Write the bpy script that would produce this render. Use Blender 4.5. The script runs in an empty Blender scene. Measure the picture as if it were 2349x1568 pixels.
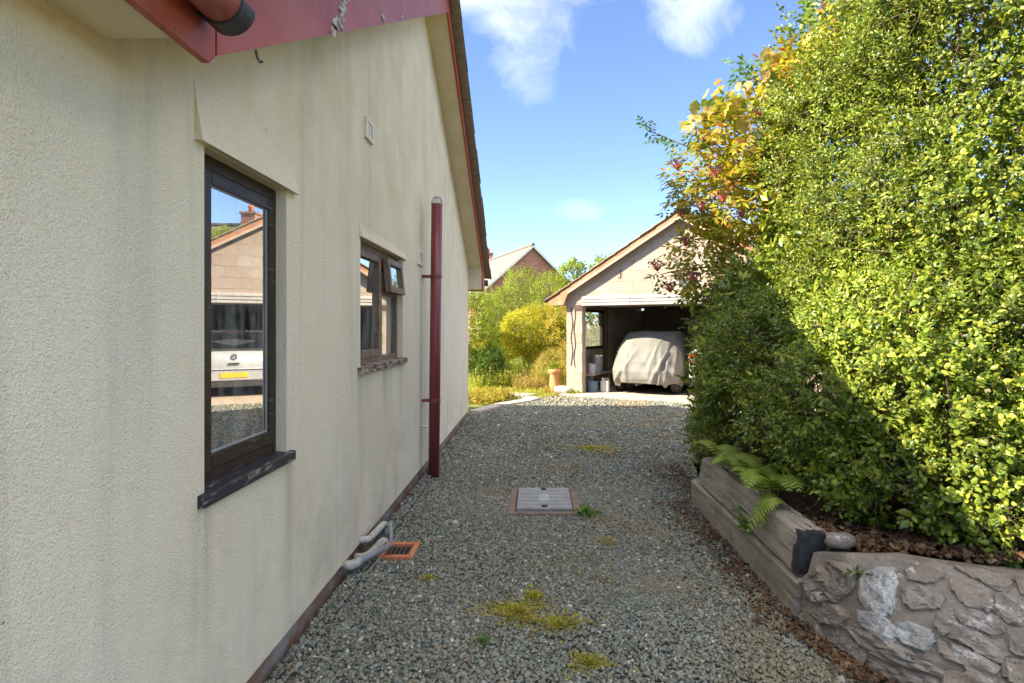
import bpy, bmesh, math, random
import numpy as np
from mathutils import Vector, Matrix

sc = bpy.context.scene
COL = sc.collection
random.seed(11)
RNG = np.random.default_rng(11)
R = math.radians

# ------------------------------------------------------------------ camera
cam = bpy.data.cameras.new('camera')
camo = bpy.data.objects.new('camera', cam)
COL.objects.link(camo)
camo.location = (0, 0, 1.5)
camo.rotation_euler = (math.pi / 2, 0, 0)
cam.lens = 20.0
cam.sensor_width = 36.0
cam.shift_x = -53 / 2349
cam.shift_y = -30 / 2349
cam.clip_start = 0.05
cam.clip_end = 2000
sc.camera = camo

# ------------------------------------------------------------------ sun, sky
SUN_DIR = Vector((-1.36, -0.35, 1.0)).normalized()      # towards the sun
sun = bpy.data.lights.new('sun', 'SUN')
sun.energy = 2.45
sun.angle = R(0.55)
sun.color = (1.0, 0.885, 0.69)
suno = bpy.data.objects.new('sun', sun)
COL.objects.link(suno)
suno.rotation_euler = SUN_DIR.to_track_quat('Z', 'Y').to_euler()

world = bpy.data.worlds.new('World')
sc.world = world
world.use_nodes = True
wt = world.node_tree
wt.nodes.clear()


def wn(t, **k):
    n = wt.nodes.new(t)
    for a, b in k.items():
        setattr(n, a, b)
    return n


def wmath(op, a, b=None, clamp=False):
    n = wn('ShaderNodeMath', operation=op, use_clamp=clamp)
    for i, v in enumerate((a, b)):
        if v is None:
            continue
        if isinstance(v, (int, float)):
            n.inputs[i].default_value = v
        else:
            wt.links.new(v, n.inputs[i])
    return n.outputs[0]


sky = wn('ShaderNodeTexSky', sky_type='NISHITA')
sky.sun_disc = False
sky.sun_elevation = math.asin(SUN_DIR.z)
sky.sun_rotation = math.atan2(SUN_DIR.x, SUN_DIR.y)
sky.altitude = 300
sky.air_density = 0.66
sky.dust_density = 0.0
sky.ozone_density = 2.2
tc = wn('ShaderNodeTexCoord')
sep = wn('ShaderNodeSeparateXYZ')
wt.links.new(tc.outputs['Generated'], sep.inputs[0])
# project the direction on a flat cloud layer
den = wmath('MAXIMUM', sep.outputs[2], 0.05)
cx = wmath('DIVIDE', sep.outputs[0], den)
cy = wmath('DIVIDE', sep.outputs[1], den)
cmb = wn('ShaderNodeCombineXYZ')
wt.links.new(cx, cmb.inputs[0])
wt.links.new(cy, cmb.inputs[1])
nz = wn('ShaderNodeTexNoise')
nz.inputs['Scale'].default_value = 1.15
nz.inputs['Detail'].default_value = 7
nz.inputs['Roughness'].default_value = 0.58
nz.inputs['Distortion'].default_value = 0.35
wt.links.new(cmb.outputs[0], nz.inputs['Vector'])
fine = wn('ShaderNodeTexNoise')
fine.inputs['Scale'].default_value = 11.0
fine.inputs['Detail'].default_value = 6
fine.inputs['Roughness'].default_value = 0.62
fine.inputs['Distortion'].default_value = 0.6
wt.links.new(tc.outputs['Generated'], fine.inputs['Vector'])


def cloud_blob(px, py, rx, ry, amt):
    d = Vector(((px - 1228) / 1304, 1.0, -(py - 754) / 1304)).normalized()
    right = Vector((d.y, -d.x, 0)).normalized()
    up = right.cross(d).normalized()
    out = []
    for ax, r in ((right, rx), (up, ry)):
        dp = wn('ShaderNodeVectorMath', operation='DOT_PRODUCT')
        wt.links.new(tc.outputs['Generated'], dp.inputs[0])
        dp.inputs[1].default_value = ax
        q = wmath('DIVIDE', dp.outputs['Value'], r)
        out.append(wmath('MULTIPLY', q, q))
    dp = wn('ShaderNodeVectorMath', operation='DOT_PRODUCT')
    wt.links.new(tc.outputs['Generated'], dp.inputs[0])
    dp.inputs[1].default_value = d
    front = wmath('GREATER_THAN', dp.outputs['Value'], 0.2)
    e = wmath('SUBTRACT', 1.0, wmath('ADD', out[0], out[1]), clamp=True)
    e = wmath('MULTIPLY', e, front)
    k = wmath('ADD', wmath('MULTIPLY', e, 0.75), wmath('MULTIPLY', wmath('SUBTRACT', fine.outputs[0], 0.5), 2.1))
    k = wmath('MULTIPLY', wmath('SUBTRACT', k, 0.12), 0.85, clamp=True)
    return wmath('MULTIPLY', wmath('MULTIPLY', k, wmath('MULTIPLY', e, 2.2, clamp=True)), amt)


# bright cloud high above the view, added to raise the ambient light
gen = wmath('MULTIPLY', wmath('SUBTRACT', nz.outputs[0], 0.455), 5.0, clamp=True)
lift = wmath('MULTIPLY', wmath('SUBTRACT', sep.outputs[2], 0.47), 8.0, clamp=True)
gen = wmath('MULTIPLY', gen, lift)
b = wmath('ADD', cloud_blob(1215, 70, 0.085, 0.125, 0.115), cloud_blob(1595, 15, 0.085, 0.08, 0.17))
b = wmath('ADD', b, cloud_blob(1335, 480, 0.065, 0.026, 0.075))
b = wmath('ADD', b, cloud_blob(1160, 10, 0.08, 0.08, 0.08))
cl = wmath('MAXIMUM', gen, b)
cl = wmath('MULTIPLY', cl, 0.85)
tint = wn('ShaderNodeMixRGB', blend_type='MULTIPLY')
tint.inputs[0].default_value = 1.0
tint.inputs[2].default_value = (0.92, 0.92, 0.97, 1)
wt.links.new(sky.outputs[0], tint.inputs[1])
mixc = wn('ShaderNodeMixRGB')
wt.links.new(cl, mixc.inputs[0])
wt.links.new(tint.outputs[0], mixc.inputs[1])
mixc.inputs[2].default_value = (17.4, 16.2, 14.2, 1)
bg = wn('ShaderNodeBackground')
bg.inputs[1].default_value = 0.066
wt.links.new(mixc.outputs[0], bg.inputs[0])
wo = wn('ShaderNodeOutputWorld')
wt.links.new(bg.outputs[0], wo.inputs[0])

sc.view_settings.view_transform = 'Standard'
sc.view_settings.look = 'None'
sc.view_settings.gamma = 1.0
sc.view_settings.use_curve_mapping = False
sc.view_settings.exposure = 2.72
sc.cycles.use_denoising = True
sc.cycles.max_bounces = 10
sc.cycles.diffuse_bounces = 5
sc.cycles.glossy_bounces = 5
sc.cycles.transparent_max_bounces = 12
sc.cycles.caustics_reflective = False
sc.cycles.caustics_refractive = False

# ================================================================== helpers
WM = {}


def tag(o, label=None, cat=None, group=None, kind=None):
    for k, v in (('label', label), ('category', cat), ('group', group), ('kind', kind)):
        if v:
            o[k] = v
    return o


def thing(name, loc, label, cat, group=None):
    o = bpy.data.objects.new(name, None)
    o.empty_display_size = 0.2
    o.location = loc
    COL.objects.link(o)
    WM[o.name] = Matrix.Translation(Vector(loc))
    return tag(o, label, cat, group)


def put(name, mesh, parent=None, loc=None, rotz=0.0, rot=None, scale=None):
    o = bpy.data.objects.new(name, mesh)
    COL.objects.link(o)
    m = Matrix.Identity(4)
    if loc is not None:
        o.location = loc
        e = rot if rot is not None else (0, 0, rotz)
        o.rotation_euler = e
        m = Matrix.Translation(Vector(loc))
        if scale is not None:
            o.scale = (scale,) * 3
    if parent is not None:
        o.parent = parent
        o.matrix_parent_inverse = WM[parent.name].inverted()
    WM[o.name] = m
    return o


class MB:
    """collects polygons in world space and links them as ONE mesh object"""

    def __init__(s):
        s.v = []
        s.f = []

    def poly(s, *pts):
        i = len(s.v)
        s.v += [tuple(p) for p in pts]
        s.f.append(tuple(range(i, i + len(pts))))
        return s

    def hexa(s, c):
        i = len(s.v)
        s.v += [tuple(p) for p in c]
        for q in ((0, 3, 2, 1), (4, 5, 6, 7), (0, 1, 5, 4), (1, 2, 6, 5), (2, 3, 7, 6), (3, 0, 4, 7)):
            s.f.append(tuple(i + k for k in q))
        return s

    def box(s, x0, x1, y0, y1, z0, z1, T=None):
        c = [(x0, y0, z0), (x1, y0, z0), (x1, y1, z0), (x0, y1, z0),
             (x0, y0, z1), (x1, y0, z1), (x1, y1, z1), (x0, y1, z1)]
        if T:
            c = [T(*p) for p in c]
        return s.hexa(c)

    def prism(s, pts, ext):
        n = len(pts)
        i = len(s.v)
        e = Vector(ext)
        s.v += [tuple(p) for p in pts] + [tuple(Vector(p) + e) for p in pts]
        s.f.append(tuple(range(i, i + n))[::-1])
        s.f.append(tuple(range(i + n, i + 2 * n)))
        for k in range(n):
            j = (k + 1) % n
            s.f.append((i + k, i + j, i + n + j, i + n + k))
        return s

    def rings(s, rings, cap=True, closed=True):
        n = len(rings[0])
        i = len(s.v)
        for r in rings:
            s.v += [tuple(p) for p in r]
        for a in range(len(rings) - 1):
            for k in range(n if closed else n - 1):
                j = (k + 1) % n
                s.f.append((i + a * n + k, i + a * n + j, i + (a + 1) * n + j, i + (a + 1) * n + k))
        if cap and closed:
            s.f.append(tuple(i + k for k in range(n))[::-1])
            s.f.append(tuple(i + (len(rings) - 1) * n + k for k in range(n)))
        return s

    def tube(s, path, radii, n=8, cap=True):
        path = [Vector(p) for p in path]
        if isinstance(radii, (int, float)):
            radii = [radii] * len(path)
        rings = []
        ref = None
        for k, p in enumerate(path):
            d = (path[min(k + 1, len(path) - 1)] - path[max(k - 1, 0)])
            d = d.normalized() if d.length > 1e-9 else Vector((0, 0, 1))
            if ref is None:
                ref = Vector((0, 0, 1)) if abs(d.z) < 0.9 else Vector((1, 0, 0))
            a = d.cross(ref).normalized()
            bb = a.cross(d).normalized()
            ref = bb
            rings.append([p + radii[k] * (math.cos(t) * a + math.sin(t) * bb)
                          for t in [2 * math.pi * q / n for q in range(n)]])
        return s.rings(rings, cap)

    def lathe(s, c, prof, n=20, cap=True):
        rings = [[(c[0] + r * math.cos(2 * math.pi * k / n), c[1] + r * math.sin(2 * math.pi * k / n), c[2] + z)
                  for k in range(n)] for r, z in prof]
        return s.rings(rings, cap)

    def mesh(s, name, mat, smooth=False, bevel=0.0, fix=True):
        m = bpy.data.meshes.new(name)
        m.from_pydata(s.v, [], s.f)
        if fix or bevel:
            bm = bmesh.new()
            bm.from_mesh(m)
            bmesh.ops.recalc_face_normals(bm, faces=bm.faces)
            if bevel:
                bmesh.ops.bevel(bm, geom=list(bm.edges), offset=bevel, segments=2, profile=0.6, affect='EDGES')
            bm.to_mesh(m)
            bm.free()
        if mat:
            m.materials.append(mat)
        if smooth:
            m.polygons.foreach_set('use_smooth', [True] * len(m.polygons))
        return m

    def build(s, name, mat, parent=None, smooth=False, bevel=0.0, fix=True):
        return put(name, s.mesh(name, mat, smooth, bevel, fix), parent)


def np_mesh(name, V, F, mat, smooth=False):
    m = bpy.data.meshes.new(name)
    V = np.ascontiguousarray(V, dtype=np.float32)
    F = np.ascontiguousarray(F, dtype=np.int32)
    k = F.shape[1]
    m.vertices.add(len(V))
    m.vertices.foreach_set('co', V.ravel())
    m.loops.add(F.size)
    m.loops.foreach_set('vertex_index', F.ravel())
    m.polygons.add(len(F))
    m.polygons.foreach_set('loop_start', np.arange(0, F.size, k, dtype=np.int32))
    m.polygons.foreach_set('loop_total', np.full(len(F), k, dtype=np.int32))
    if smooth:
        m.polygons.foreach_set('use_smooth', np.ones(len(F), dtype=bool))
    m.update(calc_edges=True)
    if mat:
        m.materials.append(mat)
    return m


def unit(a):
    return a / np.maximum(np.linalg.norm(a, axis=-1, keepdims=True), 1e-9)


def place(tv, tf, pos, X, Z, size):
    """instances of a template as real triangles. X = long axis, Z = facing"""
    X = unit(X)
    Z = unit(Z - (Z * X).sum(1, keepdims=True) * X)
    Y = np.cross(Z, X)
    size = np.asarray(size)
    if size.ndim == 1:
        size = size[:, None] * np.ones((1, 3))
    L = tv[None] * size[:, None, :]
    V = pos[:, None, :] + L[..., 0:1] * X[:, None] + L[..., 1:2] * Y[:, None] + L[..., 2:3] * Z[:, None]
    k = len(tv)
    F = tf[None] + (np.arange(len(pos)) * k)[:, None, None]
    return V.reshape(-1, 3), F.reshape(-1, tf.shape[1])


def join(parts):
    Vs, Fs, o = [], [], 0
    for V, F in parts:
        Vs.append(V)
        Fs.append(F + o)
        o += len(V)
    return np.concatenate(Vs), np.concatenate(Fs)


def wob(p, freq, seed, n=7):
    r = np.random.default_rng(seed)
    k = r.normal(size=(n, 3)) * freq
    ph = r.uniform(0, 6.28, n)
    return np.sin(p @ k.T + ph).sum(1) / math.sqrt(n)


def rnd_unit(n, r=RNG):
    return unit(r.normal(size=(n, 3)))


LEAF = (np.array([[0, 0, 0], [0.5, 0, 0.07], [1, 0, -0.03], [0.45, 0.27, -0.05], [0.45, -0.27, -0.05]]),
        np.array([[0, 1, 3], [1, 2, 3], [0, 4, 1], [1, 4, 2]]))
HOLLY = (np.array([[0, 0, 0], [0.5, 0, 0.10], [1.05, 0, -0.10], [0.22, 0.30, -0.06], [0.42, 0.16, 0.0], [0.72, 0.30, -0.10],
                   [0.22, -0.30, -0.06], [0.42, -0.16, 0.0], [0.72, -0.30, -0.10]]),
         np.array([[0, 4, 3], [0, 1, 4], [1, 5, 4], [1, 2, 5], [0, 6, 7], [0, 7, 1], [1, 7, 8], [1, 8, 2]]))
HOLLY6 = (np.array([[0, 0, 0], [0.5, 0, 0.12], [1.05, 0, -0.10], [0.26, 0.30, -0.05], [0.70, 0.27, -0.09], [0.26, -0.30, -0.05], [0.70, -0.27, -0.09]]),
          np.array([[0, 1, 3], [1, 4, 3], [1, 2, 4], [0, 5, 1], [1, 5, 6], [1, 6, 2]]))
LANCE = (np.array([[0, 0, 0], [0.45, 0, 0.05], [1, 0, -0.10], [0.40, 0.16, -0.02], [0.40, -0.16, -0.02]]), LEAF[1])
BLADE = (np.array([[0, 0.02, 0], [0, -0.02, 0], [0.55, 0.018, 0.05], [0.55, -0.018, 0.05], [1, 0, -0.04]]),
         np.array([[0, 1, 3], [0, 3, 2], [2, 3, 4]]))


# ------------------------------------------------------------------ materials
class NT:
    def __init__(s, name):
        s.m = bpy.data.materials.new(name)
        s.m.use_nodes = True
        s.t = s.m.node_tree
        s.t.nodes.clear()
        s.out = s.t.nodes.new('ShaderNodeOutputMaterial')
        s.tc = s.t.nodes.new('ShaderNodeTexCoord')

    def n(s, typ, ins=None, **attrs):
        n = s.t.nodes.new(typ)
        for k, v in attrs.items():
            setattr(n, k, v)
        for k, v in (ins or {}).items():
            s.set(n.inputs[k], v)
        return n

    def set(s, sock, v):
        if hasattr(v, 'is_output'):
            s.t.links.new(v, sock)
        elif isinstance(v, tuple) and len(v) == 3 and sock.type == 'RGBA':
            sock.default_value = (*v, 1)
        else:
            sock.default_value = v

    def coord(s, scale=(1, 1, 1), loc=(0, 0, 0), rot=(0, 0, 0), src='Object'):
        return s.n('ShaderNodeMapping', {'Vector': s.tc.outputs[src], 'Scale': scale, 'Location': loc, 'Rotation': rot}).outputs[0]

    def noise(s, scale, detail=4, rough=0.55, vec=None, dist=0.0):
        return s.n('ShaderNodeTexNoise', {'Vector': vec or s.coord(), 'Scale': scale, 'Detail': detail,
                                          'Roughness': rough, 'Distortion': dist}).outputs[0]

    def vor(s, scale, vec=None, feature='F1', out='Distance'):
        return s.n('ShaderNodeTexVoronoi', {'Vector': vec or s.coord(), 'Scale': scale}, feature=feature).outputs[out]

    def ramp(s, fac, stops, interp='LINEAR'):
        n = s.n('ShaderNodeValToRGB', {'Fac': fac})
        r = n.color_ramp
        r.interpolation = interp
        while len(r.elements) < len(stops):
            r.elements.new(0.5)
        for e, (p, c) in zip(r.elements, stops):
            e.position = p
            e.color = (*c, 1) if isinstance(c, tuple) else (c, c, c, 1)
        return n.outputs[0]

    def mix(s, fac, a, b, blend='MIX'):
        return s.n('ShaderNodeMixRGB', {0: fac, 1: a, 2: b}, blend_type=blend).outputs[0]

    def math(s, op, a, b=0.0, clamp=False):
        return s.n('ShaderNodeMath', {0: a, 1: b}, operation=op, use_clamp=clamp).outputs[0]

    def smooth(s, v, lo, hi):
        return s.n('ShaderNodeMapRange', {'Value': v, 'From Min': lo, 'From Max': hi}, interpolation_type='SMOOTHSTEP').outputs[0]

    def bump(s, h, strength=0.3, dist=0.01, normal=None):
        i = {'Height': h, 'Strength': strength, 'Distance': dist}
        if normal is not None:
            i['Normal'] = normal
        return s.n('ShaderNodeBump', i).outputs[0]

    def pbr(s, col, rough=0.8, bump=None, metal=0.0, spec=0.4, **extra):
        i = {'Base Color': col, 'Roughness': rough, 'Metallic': metal, 'Specular IOR Level': spec}
        if bump is not None:
            i['Normal'] = bump
        i.update(extra)
        n = s.n('ShaderNodeBsdfPrincipled', i)
        s.t.links.new(n.outputs[0], s.out.inputs[0])
        return s.m

    def pos(s):
        return s.n('ShaderNodeSeparateXYZ', {0: s.n('ShaderNodeNewGeometry').outputs['Position']}).outputs

    def island(s):
        return s.n('ShaderNodeNewGeometry').outputs['Random Per Island']

    def objrand(s):
        return s.n('ShaderNodeObjectInfo').outputs['Random']


def simple(name, c1, c2=None, scale=8, rough=0.7, bump=0.0, bscale=60, metal=0.0, spec=0.4, stretch=(1, 1, 1), lo=0.35, hi=0.7):
    t = NT(name)
    col = c1
    if c2:
        col = t.ramp(t.noise(scale, 5, 0.6, t.coord(stretch)), [(lo, c1), (hi, c2)])
    bm_ = t.bump(t.noise(bscale, 4, 0.6), bump, 0.004) if bump else None
    return t.pbr(col, rough, bm_, metal, spec)


def leaf_mat(name, cols, rough=0.45, transl=0.35, spec=0.4, vary=0.35, tscale=1.6):
    """cols = list of colours picked per leaf, modulated by slow colour drift through the crown"""
    t = NT(name)
    r = t.island()
    n = len(cols)
    c = t.ramp(r, [(k / max(n - 1, 1), cc) for k, cc in enumerate(cols)])
    drift = t.ramp(t.noise(tscale, 2, 0.5), [(0.3, 1 - vary), (0.7, 1 + vary * 0.6)])
    c = t.mix(1.0, c, drift, 'MULTIPLY')
    p = t.n('ShaderNodeBsdfPrincipled', {'Base Color': c, 'Roughness': rough, 'Specular IOR Level': spec})
    tr = t.n('ShaderNodeBsdfTranslucent', {'Color': t.mix(1.0, c, (1.25, 1.2, 0.6), 'MULTIPLY')})
    mx = t.n('ShaderNodeMixShader', {0: transl, 1: p.outputs[0], 2: tr.outputs[0]})
    t.t.links.new(mx.outputs[0], t.out.inputs[0])
    return t.m


M = {}


def make_materials():
    # cream roughcast render, weathered
    t = NT('cream_render')
    px, py, pz = t.pos()
    streak = t.noise(1.0, 6, 0.65, t.coord((3.2, 3.2, 0.28)), 0.3)
    streak2 = t.noise(1.0, 5, 0.6, t.coord((11, 11, 0.5), (3, 1, 0)))
    mott = t.noise(1.7, 5, 0.6, dist=0.4)
    grit = t.noise(120, 3, 0.75)
    base = t.ramp(mott, [(0.3, (0.865, 0.737, 0.53)), (0.7, (0.91, 0.80, 0.615))])
    damp = t.math('MULTIPLY', t.smooth(streak, 0.47, 0.68), t.smooth(mott, 0.25, 0.62))
    base = t.mix(t.math('MULTIPLY', damp, 0.36), base, (0.50, 0.46, 0.37))
    base = t.mix(t.math('MULTIPLY', t.smooth(streak2, 0.55, 0.72), 0.16), base, (0.42, 0.37, 0.30))
    # yellow algae film, uneven, strongest on the upper gable
    alg = t.math('MULTIPLY', t.smooth(t.math('ADD', pz, t.math('MULTIPLY', mott, 1.3)), 2.35, 3.3), t.smooth(t.noise(2.6, 5, 0.62), 0.36, 0.66))
    base = t.mix(t.math('MULTIPLY', alg, 0.40), base, (0.66, 0.53, 0.27))
    # splash dirt patches near the foot, uneven
    low = t.math('MULTIPLY', t.smooth(t.math('ADD', pz, t.math('MULTIPLY', streak, 1.6)), 1.75, 1.0), t.smooth(t.noise(3.1, 4, 0.6), 0.40, 0.66))
    base = t.mix(t.math('MULTIPLY', low, 0.36), base, (0.48, 0.41, 0.31))
    base = t.mix(t.math('MULTIPLY', t.smooth(grit, 0.56, 0.72), 0.34), base, (0.36, 0.30, 0.20))
    # drips that hang from the ends of the two sills and the lintel lip
    for yc, zt_, ln_, wd_ in ((1.93, 0.90, 0.75, 0.10), (2.60, 0.90, 0.8, 0.12), (3.72, 1.20, 0.9, 0.16), (4.80, 1.20, 0.8, 0.14), (4.30, 1.20, 0.55, 0.30)):
        a_ = t.smooth(t.math('ABSOLUTE', t.math('SUBTRACT', t.math('ADD', py, t.math('MULTIPLY', t.math('SUBTRACT', streak2, 0.5), 0.16)), yc)), wd_, wd_ * 0.15)
        b_ = t.math('MULTIPLY', t.smooth(pz, zt_ + 0.02, zt_ - 0.01), t.smooth(pz, zt_ - ln_, zt_))
        base = t.mix(t.math('MULTIPLY', t.math('MULTIPLY', a_, b_), t.math('MULTIPLY', t.smooth(streak2, 0.30, 0.62), 0.42)), base, (0.36, 0.31, 0.24))
    spots = t.smooth(t.vor(5.5), 0.035, 0.02)
    base = t.mix(t.math('MULTIPLY', spots, 0.7), base, (0.16, 0.12, 0.08))
    h = t.math('ADD', t.noise(210, 2, 0.6, t.coord((1, 1, 0.85))), t.math('MULTIPLY', t.noise(95, 2, 0.6), 0.55))
    bp = t.bump(h, 0.85, 0.012)
    bp = t.bump(t.noise(4, 3, 0.5), 0.25, 0.03, bp)
    M['render'] = t.pbr(base, 0.93, bp, spec=0.2)

    M['soffit'] = simple('soffit_paint', (0.72, 0.62, 0.42), (0.60, 0.50, 0.33), 3, 0.7, 0.15, 40)
    t = NT('red_paint')
    wear = t.noise(9, 6, 0.7, t.coord((1, 0.5, 1)))
    chip = t.smooth(t.noise(16, 5, 0.75, dist=0.6), 0.625, 0.66)
    c = t.ramp(t.noise(2.2, 4, 0.6), [(0.3, (0.31, 0.050, 0.024)), (0.7, (0.38, 0.095, 0.052))])
    c = t.mix(t.math('MULTIPLY', t.smooth(wear, 0.5, 0.75), 0.35), c, (0.44, 0.20, 0.17))
    c = t.mix(chip, c, (0.10, 0.06, 0.05))
    M['red'] = t.pbr(c, 0.42, t.bump(t.math('SUBTRACT', wear, chip), 0.35, 0.004), spec=0.22)
    t = NT('peeled_primer')
    M['peel'] = t.pbr(t.ramp(t.noise(30, 4, 0.7), [(0.4, (0.55, 0.53, 0.55)), (0.55, (0.30, 0.22, 0.18)), (0.7, (0.08, 0.05, 0.04))]), 0.85)
    M['maroon'] = simple('maroon_plastic', (0.150, 0.020, 0.026), (0.195, 0.036, 0.042), 4, 0.38, 0.06, 30, spec=0.5, stretch=(1, 1, 0.2))
    t = NT('gutter_plastic')
    c = t.ramp(t.noise(7, 5, 0.7), [(0.35, (0.24, 0.055, 0.045)), (0.6, (0.36, 0.13, 0.10)), (0.75, (0.50, 0.42, 0.33))])
    M['gutter'] = t.pbr(c, 0.45)
    M['black'] = simple('black_plastic', (0.018, 0.018, 0.02), (0.05, 0.05, 0.05), 14, 0.45)
    M['slate_tile'] = simple('concrete_tile', (0.16, 0.13, 0.105), (0.26, 0.22, 0.17), 7, 0.9, 0.5, 60)
    M['undercloak'] = simple('fibre_cement', (0.20, 0.165, 0.12), (0.30, 0.255, 0.19), 5, 0.9, 0.5, 30, stretch=(1, 4, 1))
    t = NT('plinth_brick')
    bt = t.n('ShaderNodeTexBrick', {'Vector': t.coord((1, 1, 1), rot=(math.pi / 2, 0, math.pi / 2)), 'Scale': 1.0, 'Brick Width': 0.225, 'Row Height': 0.075,
                                   'Mortar Size': 0.010, 'Color1': (0.22, 0.11, 0.07), 'Color2': (0.30, 0.18, 0.13), 'Mortar': (0.28, 0.25, 0.22)})
    c = t.mix(t.smooth(t.noise(5, 4, 0.6), 0.40, 0.62), bt.outputs[0], (0.27, 0.24, 0.22))
    M['plinth'] = t.pbr(c, 0.95, t.bump(t.noise(60, 4, 0.7), 0.5, 0.005))

    # window timber: dark stain worn to grey wood
    t = NT('dark_stained_timber')
    g = t.noise(1.0, 5, 0.65, t.coord((90, 14, 14)))
    w = t.smooth(t.noise(1.0, 6, 0.7, t.coord((70, 5, 70), (1, 2, 3))), 0.60, 0.66)
    c = t.ramp(g, [(0.3, (0.016, 0.011, 0.008)), (0.7, (0.042, 0.026, 0.017))])
    c = t.mix(t.math('MULTIPLY', w, 0.6), c, (0.26, 0.21, 0.16))
    M['dark_timber'] = t.pbr(c, 0.45, t.bump(g, 0.3, 0.003), spec=0.3)
    t = NT('weathered_brown_timber')
    g = t.noise(1.0, 5, 0.65, t.coord((60, 16, 16)))
    c = t.ramp(g, [(0.3, (0.105, 0.065, 0.042)), (0.7, (0.24, 0.165, 0.11))])
    M['brown_timber'] = t.pbr(c, 0.6, t.bump(g, 0.4, 0.003))
    t = NT('flaking_sill')
    g = t.smooth(t.noise(1.0, 6, 0.7, t.coord((40, 9, 40))), 0.56, 0.60)
    M['sill_dark'] = t.pbr(t.mix(t.math('MULTIPLY', g, 0.75), (0.028, 0.026, 0.030), (0.30, 0.25, 0.21)), 0.5, t.bump(g, 0.6, 0.004))
    g2 = NT('worn_sill')
    gg = g2.smooth(g2.noise(1.0, 6, 0.7, g2.coord((30, 9, 30))), 0.44, 0.56)
    M['sill_worn'] = g2.pbr(g2.mix(gg, (0.07, 0.045, 0.032), (0.40, 0.30, 0.22)), 0.8, g2.bump(gg, 0.6, 0.004))
    t = NT('reflective_glass')
    bp = t.bump(t.noise(2.2, 2, 0.4), 0.02, 0.004)
    gl = t.n('ShaderNodeBsdfGlossy', {'Color': (0.95, 0.95, 0.93), 'Roughness': 0.012, 'Normal': bp})
    tr = t.n('ShaderNodeBsdfTransparent', {'Color': (0.86, 0.88, 0.86)})
    fr = t.n('ShaderNodeFresnel', {'IOR': 1.55})
    fac = t.math('ADD', t.math('MULTIPLY', fr.outputs[0], 0.5), 0.52, True)
    mx = t.n('ShaderNodeMixShader', {0: fac, 1: tr.outputs[0], 2: gl.outputs[0]})
    du_ = t.n('ShaderNodeBsdfDiffuse', {'Color': (0.55, 0.54, 0.50)})
    dirt = t.math('MULTIPLY', t.smooth(t.math('ADD', t.noise(1.0, 5, 0.65, t.coord((1, 14, 3))), t.math('MULTIPLY', t.noise(30, 3, 0.7), 0.3)), 0.45, 0.95), 0.28)
    m2 = t.n('ShaderNodeMixShader', {0: dirt, 1: mx.outputs[0], 2: du_.outputs[0]})
    t.t.links.new(m2.outputs[0], t.out.inputs[0])
    M['glass'] = t.m
    t = NT('clear_glass')
    gl = t.n('ShaderNodeBsdfGlossy', {'Roughness': 0.02})
    tr = t.n('ShaderNodeBsdfTransparent', {'Color': (0.88, 0.92, 0.86)})
    df = t.n('ShaderNodeBsdfTranslucent', {'Color': (0.6, 0.6, 0.55)})
    m1 = t.n('ShaderNodeMixShader', {0: 0.10, 1: tr.outputs[0], 2: df.outputs[0]})
    mx = t.n('ShaderNodeMixShader', {0: 0.08, 1: m1.outputs[0], 2: gl.outputs[0]})
    t.t.links.new(mx.outputs[0], t.out.inputs[0])
    M['clear_glass'] = t.m
    M['putty'] = simple('grey_bead', (0.30, 0.30, 0.30), None, rough=0.5)
    M['room'] = simple('room_plaster', (0.30, 0.28, 0.25), None, rough=0.9)
    M['curtain'] = simple('net_curtain', (0.62, 0.60, 0.55), (0.46, 0.44, 0.40), 6, 0.95, stretch=(8, 8, 0.3))
    M['vent'] = simple('cream_vent', (0.76, 0.68, 0.53), (0.62, 0.55, 0.42), 12, 0.6)
    M['vent_dark'] = simple('vent_shadow', (0.10, 0.085, 0.065), None, rough=0.8)
    M['grey_pvc'] = simple('grey_pvc', (0.22, 0.23, 0.25), (0.30, 0.31, 0.32), 18, 0.45, 0.1, 50)
    t = NT('dirty_white_pipe')
    c = t.ramp(t.noise(18, 5, 0.65), [(0.38, (0.30, 0.27, 0.23)), (0.55, (0.55, 0.51, 0.44)), (0.75, (0.16, 0.15, 0.14))])
    M['white_pipe'] = t.pbr(c, 0.65)
    M['white_pvc'] = simple('white_pvc', (0.62, 0.60, 0.56), (0.50, 0.48, 0.45), 20, 0.5)
    M['terracotta'] = simple('terracotta', (0.47, 0.155, 0.065), (0.56, 0.24, 0.12), 14, 0.8, 0.3, 70)
    M['pot_terra'] = simple('pale_terracotta', (0.56, 0.24, 0.085), (0.66, 0.34, 0.15), 9, 0.85, 0.4, 60)

    # gravel
    t = NT('slate_chippings')
    c = t.ramp(t.island(), [(0.0, (0.12, 0.126, 0.108)), (0.25, (0.195, 0.207, 0.178)), (0.5, (0.265, 0.275, 0.236)), (0.70, (0.225, 0.195, 0.152)),
                            (0.82, (0.35, 0.352, 0.310)), (0.93, (0.32, 0.23, 0.15)), (0.985, (0.48, 0.47, 0.42)), (1.0, (0.70, 0.68, 0.62))])
    nz_ = t.noise(90, 3, 0.6)
    c = t.mix(0.5, c, t.ramp(nz_, [(0.3, (0.6, 0.6, 0.6)), (0.7, (1.3, 1.3, 1.3))]), 'MULTIPLY')
    c = t.mix(1.0, c, (0.93, 0.97, 0.94), 'MULTIPLY')
    lime = t.smooth(t.math('ADD', t.noise(1.3, 4, 0.6), t.math('MULTIPLY', t.smooth(t.pos()[0], -0.4, 1.2), 0.10)), 0.53, 0.74)
    c = t.mix(t.math('MULTIPLY', lime, 0.55), c, (0.27, 0.21, 0.11))
    M['pebble'] = t.pbr(c, 0.82, t.bump(nz_, 0.3, 0.003), spec=0.3)
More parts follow.
